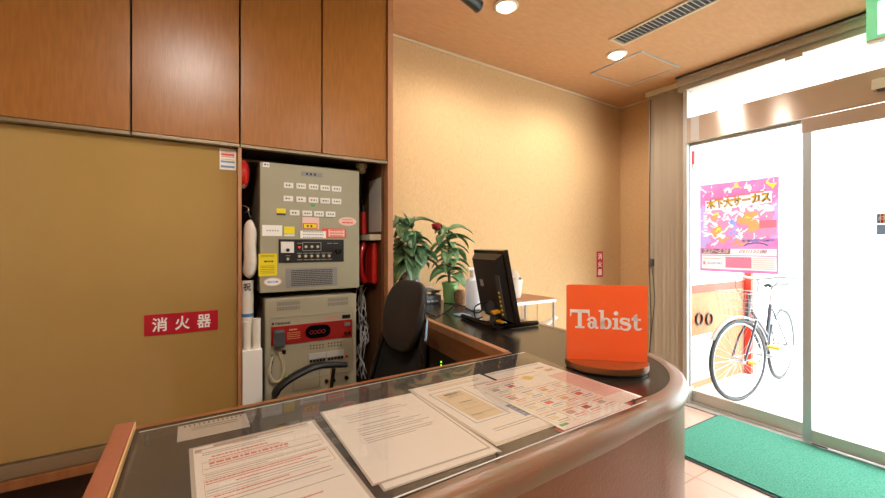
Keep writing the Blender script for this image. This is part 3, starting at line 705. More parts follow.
# ------------------------------------------------------------------ TABIST SIGN
sl, sr = atZ(566.5, 357.5, ZT+.025), atZ(647, 361.5, ZT+.025)
rd = (sr-sl).normalized(); Wd = (sr-sl).length; mid = (sl+sr)/2
ts = thing('tabletop_sign', 'square orange acrylic sign with white lettering on a bronze base', 'sign', X=frame((mid.x, mid.y, ZT), rd, (0, 0, 1)))
TS = frame((mid.x, mid.y, ZT+.022), rd, (0, 0, 1))
def rr(w, h, r, n=5):
    out = []
    for cx_, cy_, a0 in ((w/2-r, h-r, 0), (-w/2+r, h-r, 90), (-w/2+r, 0, 180), (w/2-r, 0, 270)):
        if cy_ == 0: out.append((-w/2 if a0 == 180 else w/2, 0)); continue
        out += [(cx_+r*math.cos(math.radians(a0+90*k/n)), cy_+r*math.sin(math.radians(a0+90*k/n))) for k in range(n+1)]
    return out
HS = .214
sgn = MB(TS).prism(rr(Wd, HS, .006), -.004, .004).build('orange_panel', 'acorange', ts)
# half-round base
b = MB(frame((mid.x, mid.y, ZT), rd, (-rd.y, rd.x, 0)))      # x = along the sign, y = away from the viewer
hp = [(Wd/2*1.03*math.cos(math.radians(a)), .012-.088*abs(math.sin(math.radians(a)))**.8 if a > 0 else .012) for a in range(0, 181, 6)]
hp = [(x, y) for x, y in hp]
hp = [(Wd/2*1.03*math.cos(math.radians(a)), .0-.09*math.sin(math.radians(a))) for a in range(0, 181, 6)]+[(-Wd/2*1.03, .014), (Wd/2*1.03, .014)]
b.prism(hp, .0075, .0225); b.build('base', 'bronze', ts)
b = MB(frame((mid.x, mid.y, ZT), rd, (-rd.y, rd.x, 0))); b.prism([(x*.985, y*.98) for x, y in hp], .0225, .0232); b.build('base_top', 'brtop', ts, False)
b = MB(frame((mid.x, mid.y, ZT), rd, (-rd.y, rd.x, 0))); b.prism([(x*.96, y*.95) for x, y in hp], .0005, .0075); b.build('base_foot', 'black', ts, False)
# serif letters  (unit: x-height 1, z depth thin)
L = MB(); z0, z1 = 0, .0006
xh = .0265; base = .0985; cap = .0445
def P(pts): L.prism(pts, z0, z1, T=LT)
def bez(pts, n=10):
    out = []
    for k in range(n+1):
        t_ = k/n; q = [V(p) for p in pts]
        while len(q) > 1: q = [q[i]*(1-t_)+q[i+1]*t_ for i in range(len(q)-1)]
        out.append(q[0])
    return out
def stroke(path, widths):
    m = len(path)
    l, r_ = [], []
    for i, p in enumerate(path):
        a = path[max(0, i-1)]; c = path[min(m-1, i+1)]; d = (c-a).normalized(); n = V((-d.y, d.x)); t_ = i/(m-1)
        w = widths[min(int(t_*(len(widths)-1)), len(widths)-2)]; k = t_*(len(widths)-1)-min(int(t_*(len(widths)-1)), len(widths)-2)
        w = w*(1-k)+widths[min(int(t_*(len(widths)-1)), len(widths)-2)+1]*k
        l.append(p+n*w/2); r_.append(p-n*w/2)
    for i in range(m-1): P([(q.x, q.y) for q in (r_[i], r_[i+1], l[i+1], l[i])])
def ring(cx, cy, rx, ry, thick, thin):
    n = 28
    for k in range(n):
        q = []
        for a, s_ in ((k, 1), (k+1, 1), (k+1, 0), (k, 0)):
            an = 2*math.pi*a/n; q.append((cx+(rx-(0 if s_ else thick))*math.cos(an), cy+(ry-(0 if s_ else thin))*math.sin(an)))
        P(q)
def rc(x0, x1, y0, y1): P([(x0, y0), (x1, y0), (x1, y1), (x0, y1)])
SC = Mx.Translation((0, base, 0)) @ Mx.Diagonal((1.17, 1.2, 1, 1)) @ Mx.Translation((.005, -base-.007, 0))
LT = TS @ SC @ Mx.Translation((-.0895, base, .004))
# T
rc(.0, .046, cap-.0075, cap); P([(0, cap-.006), (.0045, cap-.0075), (.0022, cap-.0165), (0, cap-.0165)]); P([(.0415, cap-.0075), (.046, cap-.006), (.046, cap-.0165), (.0438, cap-.0165)])
rc(.0185, .0275, 0, cap); rc(.012, .034, 0, .0045)
# a
LT = TS @ SC @ Mx.Translation((-.0895+.0405, base, .004))
rc(.0145, .0215, .003, .019); stroke(bez([(.003, .0185), (.003, .0275), (.018, .0295), (.018, .0175)]), [.0075, .004, .0045, .0068]); ring(.0095, .0085, .0092, .0087, .0068, .0034); rc(.0185, .0255, 0, .0045)
# b
LT = TS @ SC @ Mx.Translation((-.0895+.067, base, .004))
rc(.004, .0118, 0, cap); rc(.0, .0075, cap-.0042, cap); ring(.0172, .0132, .0122, .0136, .0078, .0036)
# i
LT = TS @ SC @ Mx.Translation((-.0895+.0985, base, .004))
rc(.004, .0122, 0, .0265); rc(0, .008, .0223, .0265); rc(0, .0162, 0, .0042)
P([(.008+.0052*math.cos(k*math.pi/8), .0375+.0052*math.sin(k*math.pi/8)) for k in range(16)])
# s
LT = TS @ SC @ Mx.Translation((-.0895+.1165, base, .004))
stroke(bez([(.0195, .0205), (.017, .0275), (.0, .0285), (.0015, .0195)])+bez([(.0015, .0195), (.003, .0125), (.021, .0165), (.0205, .0075)])[1:]+bez([(.0205, .0075), (.0195, -.003), (.002, -.002), (.0015, .0065)])[1:], [.0035, .0045, .0075, .0085, .0075, .0045, .0035])
rc(.0175, .0205, .0185, .0268); rc(.0, .003, 0, .0085)
# t
LT = TS @ SC @ Mx.Translation((-.0895+.1415, base, .004))
rc(.005, .013, .006, .0345); rc(0, .0205, .0222, .0265); P([(.005, .0265), (.0, .0265), (.009, .0365), (.013, .0365), (.013, .0265)])
stroke(bez([(.009, .0075), (.0095, -.0005), (.018, .0005), (.022, .004)]), [.008, .0055, .0035])
L.build('lettering', 'inkw', ts, False)

# ------------------------------------------------------------------ MONITOR
mc = atZ(498.5, 325.5, ZT+.0); ma = math.radians(77)
XM = Mx.Translation((mc.x, mc.y, ZT)) @ Mx.Rotation(ma, 4, 'Z')       # local x = along the panel (left end far), local +y = towards its back (viewer side)
mo = thing('monitor', 'black flat monitor seen from its back on the desk return', 'monitor', X=XM)
TI = XM @ Mx.Translation((0, -.015, .028)) @ Mx.Rotation(math.radians(-11), 4, 'X')
hw = .152
def tap(mb, x0, x1, z0, z1, y0, y1, ins):     # tapered slab, inset towards y1
    def f(bm):
        a = [bm.verts.new(p) for p in ((x0, y0, z0), (x1, y0, z0), (x1, y0, z1), (x0, y0, z1))]
        b = [bm.verts.new(p) for p in ((x0+ins, y1, z0+ins), (x1-ins, y1, z0+ins), (x1-ins, y1, z1-ins), (x0+ins, y1, z1-ins))]
        bm.faces.new(a); bm.faces.new(b[::-1])
        for k in range(4): bm.faces.new((a[k], b[k], b[(k+1) % 4], a[(k+1) % 4]))
    mb._add(f)
MB(TI).box(-hw, hw, -.012, .012, 0, .308, bev=.004).build('bezel', 'gloss', mo)
b = MB(TI); tap(b, -hw+.012, hw-.012, .012, .293, .012, .038, .02); b.build('back_shell', 'black', mo, False)
MB(TI).box(-hw+.012, hw-.012, -.0135, -.0122, .015, .29).build('screen', 'gloss', mo, False)
cp = MB(TI).box(-.135, -.1, .038, .043, .03, .21, bev=.002).build('connector_strip', 'dgrey', mo)
b = MB(TI)
for k in range(6): b.cyl((-.118, .043, .05+.018*k), (-.118, .047, .05+.018*k), .005, seg=10)
b.build('socket', 'inkgold', cp)
MB(TI).box(.04, .075, .038, .0385, .15, .18).build('sticker', 'lgrey', mo, False)
b = MB(TI); b.box(-.09, -.055, .038, .07, .05, .062, bev=.003); b.box(-.11, -.06, .038, .055, .012, .02, bev=.002); b.build('yellow_plug', 'yplug', mo)
b = MB(XM); b.tube([(0, .0, .012), (0, .0, .09)], .032, 20, taper=[1.3, .9]); b.box(-.035, .035, -.005, .04, .05, .13, bev=.006); b.build('neck', 'dgrey', mo)
b = MB(XM)
for a0 in (35, 145, 215, 325):
    c_, s_ = math.cos(math.radians(a0)), math.sin(math.radians(a0))
b = MB(); fa = V((1.035, 1.30, ZT+.014))
b.tube([V((1.08, 1.60, ZT+.011)), V((1.055, 1.45, ZT+.013)), fa, V((1.15, 1.295, ZT+.013)), V((1.265, 1.29, ZT+.011))], .020, 10, taper=[.5, .65, .7, .65, .5], flat=1)
b.cyl((mc.x, mc.y, ZT+.001), (mc.x, mc.y, ZT+.014), .055, seg=28); b.tube([V((mc.x, mc.y, ZT+.012)), fa], .03, 10, flat=.4); b.build('stand_foot', 'gloss', mo)
# monitor cable
pth = [XM @ V((.02, .05, .09)), XM @ V((.06, .075, .05)), atZ(458, 305, ZT+.06), atZ(446, 312, ZT+.006), atZ(434, 316, ZT+.006), atZ(424, 309, ZT+.006), atZ(420, 303, ZT+.01)]
tag(MB().tube(smooth_path(pth, 10), .0035, 8).build('monitor_cable', 'black'), 'black cable looping over the desk top to the monitor', 'cable')
pth = [XM @ V((.0, .045, .11)), XM @ V((.045, .09, .08)), XM @ V((.04, .09, .03)), XM @ V((.01, .07, .04))]
tag(MB().tube(smooth_path(pth, 10), .003, 8).build('short_cable', 'black'), 'short black cable loop behind the monitor neck', 'cable')
pth = [XM @ V((-.02, .045, .07)), XM @ V((.03, .1, .03)), atZ(478, 318, ZT+.005), atZ(470, 323, ZT+.004)]

# ------------------------------------------------------------------ PLANTS
def leaf(mb, base, d, L_, W_, droop, lobes=0, roll=0.):
    d = V(d).normalized(); side = d.cross(V((0, 0, 1)))
    side = side.normalized() if side.length > .05 else V((1, 0, 0))
    up = side.cross(d); side = side*math.cos(roll)+up*math.sin(roll)
    n = 10; P_ = []
    p = V(base); dd = d.copy()
    for i in range(n+1):
        P_.append((p.copy(), dd.copy())); dd = (dd+V((0, 0, -droop/n))).normalized(); p = p+dd*L_/n; p.z = max(p.z, ZT+.03)
    def f(bm):
        prev = None
        for i, (q, e) in enumerate(P_):
            t_ = i/n; w = W_*.5*math.sin(math.pi*min(1, t_**.75))**.8 if 0 < t_ < 1 else .0008
            if lobes: w *= (1+.35*math.sin(t_*math.pi*2*lobes))
            nn = side.cross(e).normalized()
            row = [bm.verts.new(q+side*w*s_+nn*(abs(s_)*w*.35)) for s_ in (-1, -.5, 0, .5, 1)]
            if prev:
                for k in range(4): bm.faces.new((prev[k], prev[k+1], row[k+1], row[k]))
            prev = row
    mb._add(f)
random.seed(5)
# left plant in blue and white pot
p0 = atZ(411, 304, ZT); p0 = V((1.065, 2.14, ZT))
t = thing('leafy_houseplant', 'leafy green plant in a dark blue and white porcelain pot', 'plant', p0)
T = Mx.Translation(p0)
MB(T).lathe([(.04, 0), (.05, .01), (.066, .06), (.068, .12), (.058, .16), (.062, .185), (.055, .185), (.05, .17)], 28).build('pot', 'potblue', t)
MB(T).lathe([(.05, .165), (.052, .172), (.01, .175)], 20).build('soil', 'soil', t)
b = MB(); l = MB()
for k in range(5):
    a = k*2.3; tp = p0+V((.05*math.cos(a), .04*math.sin(a), .30+.06*(k % 3)))
    b.tube(smooth_path([p0+V((.01*math.cos(a), .01*math.sin(a), .16)), p0+V((.02*math.cos(a), .02*math.sin(a), .26)), tp], 4), .004, 6)
for k in range(60):
    a = random.uniform(0, 2*math.pi); hgt = random.uniform(.25, .50); rad = random.uniform(.01, .05)
    bs = p0+V((rad*math.cos(a), rad*.7*math.sin(a), hgt)); el = random.uniform(-.2, .6) if hgt < .4 else random.uniform(.1, .9)
    L_ = random.uniform(.12, .17)*(1.15 if hgt < .35 else .9)
    if math.sin(a) > 0: L_ *= .65
    leaf(l, bs, (math.cos(a), math.sin(a), el), L_, L_*.62, random.uniform(1.0, 2.2), lobes=random.choice((0, 3)), roll=random.uniform(-.6, .6))
b.build('stem', 'stem', t); l.build('foliage', 'leaf', t, solid=.0008)
# rose plant
p1 = atZ(450, 302.5, ZT)
t = thing('rose_plant', 'green plant with one crimson rose in a light green pot', 'plant', p1)
T = Mx.Translation(p1)
MB(T).lathe([(.034, 0), (.038, .004), (.047, .105), (.051, .108), (.051, .125), (.045, .125), (.044, .11)], 28).build('pot', 'potgreen', t)
MB(T).lathe([(.044, .108), (.044, .114), (.01, .116)], 20).build('soil', 'soil', t)
b = MB(); b.tube(smooth_path([p1+V((0, 0, .11)), p1+V((-.012, 0, .22)), p1+V((-.008, .0, .34)), p1+V((-.012, .0, .42))], 5), .009, 8)
ro = atY(437, 229, p1.y-.02)
b.tube(smooth_path([p1+V((-.01, 0, .36)), (p1+V((0, 0, .40))+ro)/2, ro+V((0, 0, -.02))], 5), .003, 6)
b.build('stem', 'stem', t)
l = MB()
for k in range(42):
    a = k*2.4+random.uniform(-.3, .3); hgt = .15+.31*(k/42); bs = p1+V((-.01, 0, hgt)); L_ = random.uniform(.13, .19) if k % 6 else .1
    if math.sin(a) > .2: L_ *= .7
    leaf(l, bs, (math.cos(a), math.sin(a), random.uniform(.2, .9)), L_, L_*.42, random.uniform(1.2, 2.2), roll=random.uniform(-.5, .5))
lf = ro+V((-.005, 0, -.01))
leaf(l, p1+V((-.02, -.01, .36)), (-.8, .15, .25), .17, .075, 1.9)
l.build('foliage', 'leaf2', t, solid=.0008)
b = MB()
for k in range(16):
    a = k*2.4; r_ = .007+.0020*k; T = Mx.Translation(ro) @ Mx.Rotation(a, 4, 'Z') @ Mx.Rotation(-.25-.05*k, 4, 'X')
    b.grid(lambda u, v, r_=r_: V(((u-.5)*r_*1.9, -r_*math.cos((u-.5)*2.2)*.8-.004*v*v, v*.032-.010)), 5, 4, T=T)
b.build('rose_bloom', 'rose', t, solid=.001)

# ------------------------------------------------------------------ desk clutter
q = atZ(433, 303.5, ZT)
t = thing('desk_telephone', 'dark grey desk phone base beside the green plant pot', 'telephone', q)
b = MB(Mx.Translation(q) @ Mx.Rotation(math.radians(5), 4, 'Z')); b.box(-.06, .055, -.01, .08, 0, .05, bev=.006); b.build('phone_base', 'dgrey', t)
b = MB(Mx.Translation(q) @ Mx.Rotation(math.radians(5), 4, 'Z')); [b.box(-.05+.03*k, -.03+.03*k, -.0115, -.01, .012, .02) for k in range(3)]; b.build('button', 'lgrey', t, False)
q2 = q+V((-.005, .045, .06))
b = MB(Mx.Translation(q2)); b.grid(lambda u, v: V(((u-.5)*.13, (v-.5)*.09, .012*math.sin(u*7+v*4)+.03*(1-(2*u-1)**2)-.012*(v)+.008*math.cos(v*9))), 14, 10)
tag(b.build('crumpled_cloth', 'cloth', solid=.003), 'white crumpled cloth lying on the dark grey phone base', 'cloth')
q = atZ(473, 309, ZT)
t = thing('spray_bottle', 'translucent white plastic bottle behind the monitor', 'bottle', q); T = Mx.Translation(q)
MB(T).lathe([(.036, 0), (.042, .004), (.043, .13), (.036, .158), (.016, .175), (.014, .19)], 28).build('bottle_body', 'bottle', t)
b = MB(T); b.cyl((0, 0, .188), (0, 0, .212), .016); b.box(-.035, .014, -.008, .008, .212, .228, bev=.004); b.build('pump_head', 'white', t)
q = atZ(463, 304.5, ZT)
t = tag(MB(Mx.Translation(q+V((0, .03, 0)))).lathe([(.03, 0), (.038, .03), (.036, .07), (.02, .085)], 14).build('wicker_basket', 'wicker'), 'small brown wicker basket beside the white bottle', 'basket')
tag(bx(1.09, 1.15, 1.62, 1.70, ZT+.0005, ZT+.006, bev=.002).build('blue_card', 'lblue'), 'small blue and white card on the black desk top', 'card')

# rack by the back wall
t = thing('brochure_rack', 'grey metal rack beyond the desk against the beige wall', 'rack', (2.0, 2.2, 0))
rx0_, rx1_, ry0, ry1 = 1.72, 2.16, 2.04, 2.33; zr = .845
for x in (rx0_, rx1_):
    for y in (ry0, ry1): MB().cyl((x, y, 0), (x, y, zr), .009, seg=10).build('leg', 'alu', t)
b = MB(); b.box(rx0_-.012, rx1_+.012, ry0-.012, ry1+.008, zr, zr+.022, bev=.003); b.build('top_frame', 'alu', t)
b = MB(); b.box(rx0_-.02, rx1_+.0, ry0-.02, ry1+.008, zr+.023, zr+.03); b.build('top_board', 'wood', t, False)
b = MB(); [b.box(rx0_, rx1_, ry0+.03*k, ry0+.03*k+.004, zr-.22, zr-.216) for k in range(9)]; b.build('wire_shelf', 'alu', t, False)
b = MB(); [b.cyl((x, ry0-.002, zr-.2), (x, ry0-.002, zr), .003, seg=6) for x in (1.86, 2.0)]; b.build('wire', 'alu', t)
T = Mx.Translation((1.93, 2.2, zr+.031))
t = thing('paper_cup', 'white ribbed cup holding papers on the metal rack', 'cup', (1.93, 2.2, zr+.031))
MB(T).lathe([(.045, 0), (.05, .01), (.062, .13), (.058, .13), (.046, .015)], 24).build('cup_body', 'white', t)
b = MB(T @ Mx.Translation((0, 0, .13))); b.grid(lambda u, v: V(((u-.5)*.1, (v-.5)*.08, .05*math.sin(u*3.1)*math.sin(v*3.1)+.02*math.sin(u*11+v*5))), 12, 8); b.build('crumpled_paper', 'cloth', t, solid=.002)
b = MB(Mx.Translation((2.10, 2.0, zr-.13))); b.prism([(-.1, -.01), (.12, .07), (.03, 0.0), (.1, -.05)], 0, .01, T=Mx.Rotation(1.2, 4, 'X'))
b = MB(); b.grid(lambda u, v: V((2.08+.17*u, 2.08+.16*v, zr-.215+.09*u*(1-v*.5)+.02*math.sin(v*6))), 6, 6)
tag(b.build('folded_paper', 'paper', solid=.001), 'folded white paper lying on the lower wires of the rack', 'paper')

# desk underside: computer with green lights, cream case, blue box
t = thing('router', 'black box with a column of green lights under the desk return', 'router', (.97, 1.62, .45))
bx(1.0, 1.12, 1.50, 1.78, 0, .75, bev=.004).build('case', 'black', t)
b = MB(); [b.box(.9985, 1.0, 1.66, 1.666, .62+.016*k, .626+.016*k) for k in range(5)]; b.build('status_light', 'ledg', t, False)
t = thing('cream_case', 'cream plastic machine on the floor under the desk corner', 'machine', (.93, 1.28, 0))
bx(.92, 1.1, 1.12, 1.42, 0, .735, bev=.01).build('case', 'cream', t)
b = MB(); [b.box(.9195, .92, 1.16, 1.38, .5+.02*k, .508+.02*k) for k in range(6)]; b.build('slot', 'mgrey', t, False)
t = thing('blue_file_box', 'blue and white box tucked behind the chair', 'box', (.87, 1.62, 0))
bx(.80, .96, 1.80, 2.05, 0, .56, bev=.004).build('box_body', 'blue', t); bx(.797, .963, 1.797, 2.053, .561, .60, bev=.004).build('lid', 'white', t)

# ------------------------------------------------------------------ OFFICE CHAIR
XC = Mx.Translation((.475, 1.455, -.0)) @ Mx.Rotation(math.radians(184), 4, 'Z')
ch = thing('office_chair', 'black high-back office chair with padded headrest and open armrests', 'chair', X=XC)
def backpt(y, z):     # curved back surface, local x
    s = (z-.5)/.6
    return V((-.18-.09*s-.06*(1-(y/.24)**2)*.6+.03*math.sin(s*3), y, z))
b = MB(XC)
def hr(u, v):
    a = 2*math.pi*u; rr_ = v
    cy, cz = math.cos(a), math.sin(a)
    y = .15*math.copysign(abs(cy)**.62, cy)*rr_; z = .965+.14*math.copysign(abs(cz)**.62, cz)*rr_
    if cz < 0: y *= 1-.25*abs(cz)*rr_
    p = backpt(y, z); p.x += .022+.02*(1-rr_**3); return p
b.grid(hr, 32, 6); b.build('headrest_pad', 'leather', ch, solid=.03, sub=1)
b = MB(XC); b.grid(lambda u, v: backpt((u-.5)*(.28+.22*(1-v)), .47+.45*v), 12, 12); b.build('mesh_back', 'meshb', ch, solid=.004)
b = MB(XC)
pts = [backpt(s*.235, .47) if False else None for s in (1,)]
loop = [backpt((.5-k/6)*.50, .47) for k in range(7)]+[backpt(-.13-.12*(1-k/8), .5+.46*k/8) for k in range(1, 9)]+[backpt((-.5+k/6)*.24, .98) for k in range(1, 6)]+[backpt(.13+.12*(k/8), .96-.46*k/8) for k in range(0, 8)]
b.tube(loop, .014, 8, True); b.build('back_frame', 'gloss', ch)
b = MB(XC); b.box(-.24, .25, -.24, .24, .44, .51, bev=.03, seg=3); b.build('seat', 'leather', ch)
for s in (-1, 1):
    am = thing  # armrest
    b = MB(XC); pth = smooth_path([V((-.10, s*.27, .725)), V((.02, s*.275, .74)), V((.10, s*.275, .722)), V((.17, s*.272, .69)), V((.198, s*.27, .65)), V((.2, s*.268, .56)), V((.17, s*.25, .48)), V((.1, s*.22, .45))], 6)
    b.tube(pth, .019, 10, flat=.75, taper=[.8+.3*min(1, i/6) if i < 24 else .8 for i in range(len(pth))]); arm = b.build('armrest', 'black', ch)
    b = MB(XC); b.tube([V((-.04, s*.27, .72)), V((-.02, s*.265, .6)), V((.02, s*.23, .47))], .012, 8); b.build('arm_post', 'chrome' if s < 0 else 'black', arm)
MB(XC).cyl((0, 0, .12), (0, 0, .44), .028).build('gas_column', 'black', ch)
b = MB(XC); b.tube([(-.05, 0, .43), (-.2, 0, .42), (-.235, 0, .5)], .02, 8); b.build('back_bracket', 'black', ch)
for k in range(5):
    a = 2*math.pi*k/5; c_, s_ = math.cos(a), math.sin(a)
    lg = MB(XC).tube([(0, 0, .12), (c_*.29, s_*.29, .075)], .024, 8, taper=[1, .6]).build('leg', 'black', ch)
    b = MB(XC); b.cyl((c_*.29-s_*.012, s_*.29+c_*.012, .028), (c_*.29+s_*.012, s_*.29-c_*.012, .028), .027, seg=14); b.cyl((c_*.29, s_*.29, .03), (c_*.29, s_*.29, .075), .006, seg=8); b.build('caster', 'gloss', lg)

# ------------------------------------------------------------------ BACK WALL SIGN
p = V((3.18, wy(3.18)-.002, 0)); zt_, zb_ = atY(600, 251.5, 2.43).z, atY(600, 277, 2.43).z
t = thing('vertical_wall_sign', 'small red vertical sign on the beige wall near the corner', 'sign', (3.18, 2.43, zb_))
xa, xb = atY(597, 264, 2.43).x, atY(603, 264, 2.43).x
bx(xa, xb, 2.431, 2.4335, zb_, zt_).build('sign_plate', 'signred', t, False)
for i, c in enumerate('消火器'): text(c, 'lettering', 'inkw', t, frontY(((xa+xb)/2, 2.431, zt_-(zt_-zb_)*(.19+.31*i))), (xb-xa)*.68, (zt_-zb_)*.24, bold=.015)
# accordion curtain
t = thing('accordion_curtain', 'grey-beige folding accordion curtain stacked beside the entrance glass', 'curtain', (3.37, 1.9, 0))
b = MB(); n = 16; pp = []
for k in range(n+1):
    y = 2.045-.285*k/n; pp.append((3.34+(.05 if k % 2 else 0)+.004*math.sin(k*1.7), y))
b.grid(lambda u, v: V((pp[min(n, round(u*n))][0], pp[min(n, round(u*n))][1], .02+v*2.51)), n, 1); b.build('folds', 'curtain', t, smooth=False, solid=.003)
bx(3.335, 3.40, 2.047, 2.06, .02, 2.53, bev=.002).build('lead_post', 'frame', t)
bx(3.335, 3.415, 1.76, 2.09, 2.532, 2.578).build('track', 'cream', t, False)
b = MB(); hx = 3.325
b.tube(smooth_path([V((hx+.01, 2.04, 2.5)), V((hx, 2.045, 1.8)), V((hx, 2.05, 1.1)), V((hx, 2.045, .95)), V((hx-.005, 2.03, .6)), V((hx, 2.05, .3))], 8), .004, 6)
b.tube(smooth_path([V((hx, 2.03, 1.1)), V((hx-.004, 2.0, .8)), V((hx, 2.03, .5)), V((hx, 2.045, .3))], 8), .003, 6); b.box(hx-.012, hx+.012, 2.01, 2.05, 1.07, 1.13, bev=.004)
b.build('draw_cord', 'dgrey', t)

# ------------------------------------------------------------------ ENTRANCE: frame, transom, operator band, fixed pane, sliding door
XW = 3.34
YL, YR_ = 1.722, -.70
fr_ = thing('window_1', 'x', 'x'); del fr_['label'], fr_['category']; fr_['kind'] = 'structure'
bx(XW-.04, XW+.02, YL, YL+.032, 0, CE-.11, bev=.003).build('jamb', 'frame', fr_)
bx(XW-.055, XW+.02, YL-.02, YL+.028, 0, .13, bev=.003).build('jamb_foot', 'alu', fr_)
bx(XW-.04, XW+.06, YR_, YR_+.05, 0, CE-.11, bev=.003).build('jamb', 'frame', fr_)
b = MB()
for k, (za, zb2, xo) in enumerate(((CE-.018, CE-.001, -.10), (CE-.045, CE-.018, -.07), (CE-.07, CE-.045, -.085), (CE-.085, CE-.07, -.05), (CE-.11, CE-.085, -.06))): b.box(XW+xo, XW+.09, YR_, YL+.06, za, zb2)
b.build('header_track', 'dframe', fr_, False)
bx(XW-.10, XW-.088, YR_, YL+.06, CE-.016, CE-.002).build('header_bead', 'inkw', fr_, False)
b = MB(); b.box(XW-.075, XW-.055, 1.0, 1.09, CE-.135, CE-.108, bev=.002); b.build('transom_latch', 'alu', fr_)
bx(XW+.01, XW+.018, YR_+.05, YL, 2.25, CE-.11).build('transom_pane', 'pane', fr_, False)
bx(XW-.045, XW+.06, YR_+.05, YL, 2.055, 2.25, bev=.003).build('operator_band', 'steel', fr_)
bx(XW-.047, XW-.045, 1.69-.06, 1.69, 2.062, 2.245).build('band_end_cap', 'frame', fr_, False)
b = MB(); [b.box(XW-.048, XW-.045, y, y+.01, 2.249, 2.253) for y in (1.5, 1.1, .85)]; b.build('band_clip', 'ink', fr_, False)
bx(XW-.035, XW+.06, YR_+.05, YL, 0.0, .018).build('threshold', 'alu', fr_, False)
bx(XW-.10, XW-.036, YR_+.05, YL, 0.0, .010).build('door_track', 'frame', fr_, False)
d1 = thing('door_1', 'x', 'x'); del d1['label'], d1['category']; d1['kind'] = 'structure'
bx(XW-.0, XW+.03, .97, YL-.001, .02, .102, bev=.002).build('bottom_rail', 'alu', d1)
bx(XW+.01, XW+.02, .97, YL-.001, .103, 2.045).build('glass_pane', 'pane', d1, False)
bx(XW-.0, XW+.03, .97, YL-.001, 2.035, 2.053).build('top_rail', 'frame', d1, False)
bx(XW-.0, XW+.015, YL-.006, YL-.001, .103, 2.035).build('side_stile', 'frame', d1, False)
d2 = thing('door_2', 'x', 'x'); del d2['label'], d2['category']; d2['kind'] = 'structure'
XS = XW-.062
bx(XS-.015, XS+.02, .955, 1.0, .02, 2.04, bev=.003).build('door_stile', 'stile', d2)
bx(XS-.015, XS+.02, .02, .954, .02, .10, bev=.003).build('bottom_rail', 'alu', d2)
bx(XS-.016, XS+.021, .02, 1.005, 1.955, 2.045, bev=.003).build('top_rail', 'steel', d2)
bx(XS-.015, XS+.02, -.02, .018, .02, 2.04, bev=.003).build('door_stile', 'stile', d2)
bx(XS, XS+.008, .02, .954, .10, 1.955).build('glass_pane', 'pane', d2, False)
b = MB(); b.box(XS-.017, XS-.0155, .88, .954, .012, .02); b.build('door_sweep', 'ink', d2, False)
d3 = thing('door_3', 'x', 'x'); del d3['label'], d3['category']; d3['kind'] = 'structure'
bx(XW-.0, XW+.03, YR_+.05, .0, .02, .10, bev=.002).build('bottom_rail', 'alu', d3)
bx(XW+.01, XW+.02, YR_+.05, .0, .10, 2.05).build('glass_pane', 'pane', d3, False)
# sensor + exit sign + stickers
r = atX(879, 76, XW-.047)
t = thing('door_sensor', 'white rectangular door sensor on the steel band at the right', 'sensor', (XW-.06, r.y, r.z))
ya, yb = atX(873, 76, XW-.05).y, atX(905, 76, XW-.05).y
bx(XW-.085, XW-.046, yb, ya, 2.125, 2.185, bev=.006).build('sensor_case', 'white', t)
bx(XW-.084, XW-.05, yb+.005, ya-.02, 2.118, 2.125).build('sensor_lens', 'dgrey', t)
ex = 3.08; ye = atX(866, 22, ex).y; zb3 = atX(868, 43, ex).z
t = thing('exit_sign', 'lit green and white exit sign hanging from the ceiling', 'sign', (ex, ye-.2, zb3))
bx(ex, ex+.05, ye-.34, ye, zb3, zb3+.012, bev=.002).build('lower_edge', 'white', t)
bx(ex, ex+.05, ye-.34, ye, zb3+.012, 2.579, bev=.002).build('lit_face', 'exitg', t)
bx(ex-.002, ex, ye-.27, atX(878, 22, ex).y, zb3+.03, zb3+.2).build('door_pictogram', 'exitw', t, False)
b = MB(frontX((ex-.002, ye-.17, zb3+.115)))
b.prism([(.012*math.cos(k), .055+.012*math.sin(k)) for k in [i*math.pi/6 for i in range(12)]], 0, .002)
for a_, c_ in (((0, .04), (-.01, -.005)), ((-.01, -.005), (-.045, -.03)), ((-.01, -.005), (.02, -.035)), ((.02, -.035), (.015, -.065)), ((0, .035), (-.035, .015)), ((0, .035), (.03, .02)), ((.03, .02), (.04, .04))):
    b.tube([V((a_[0], a_[1], .001)), V((c_[0], c_[1], .001))], .007, 6)
b.build('running_figure', 'exitg', t)
q = atX(881, 224, XS); 
t = thing('door_sticker', 'small blue, red and green card logo sticker on the sliding door glass', 'sticker', (XS-.001, q.y, q.z))
ya, yb = atX(876.5, 220, XS).y, atX(889, 220, XS).y; za_, zb4 = atX(880, 213, XS).z, atX(880, 224, XS).z; zc4 = atX(880, 235, XS).z
bx(XS-.0012, XS, yb, ya, zb4, za_).build('white_card', 'paper', t, False)
w3 = (ya-yb)/3.4
for i, m_ in enumerate(('inkb', 'signred', 'green')): bx(XS-.0018, XS-.0012, ya-w3*(i+1), ya-w3*(i+.15)-.0005, zb4+.006, za_-.006).build('colour_bar', m_, t, False)
text('JCB', 'lettering', 'inkw', t, frontX((XS-.0018, (ya+yb)/2, (za_+zb4)/2)), (ya-yb)*.75, (za_-zb4)*.35, bold=.02)
bx(XS-.0012, XS, yb, ya, zc4, zb4-.002).build('pale_blue_card', 'lblue', t, False)

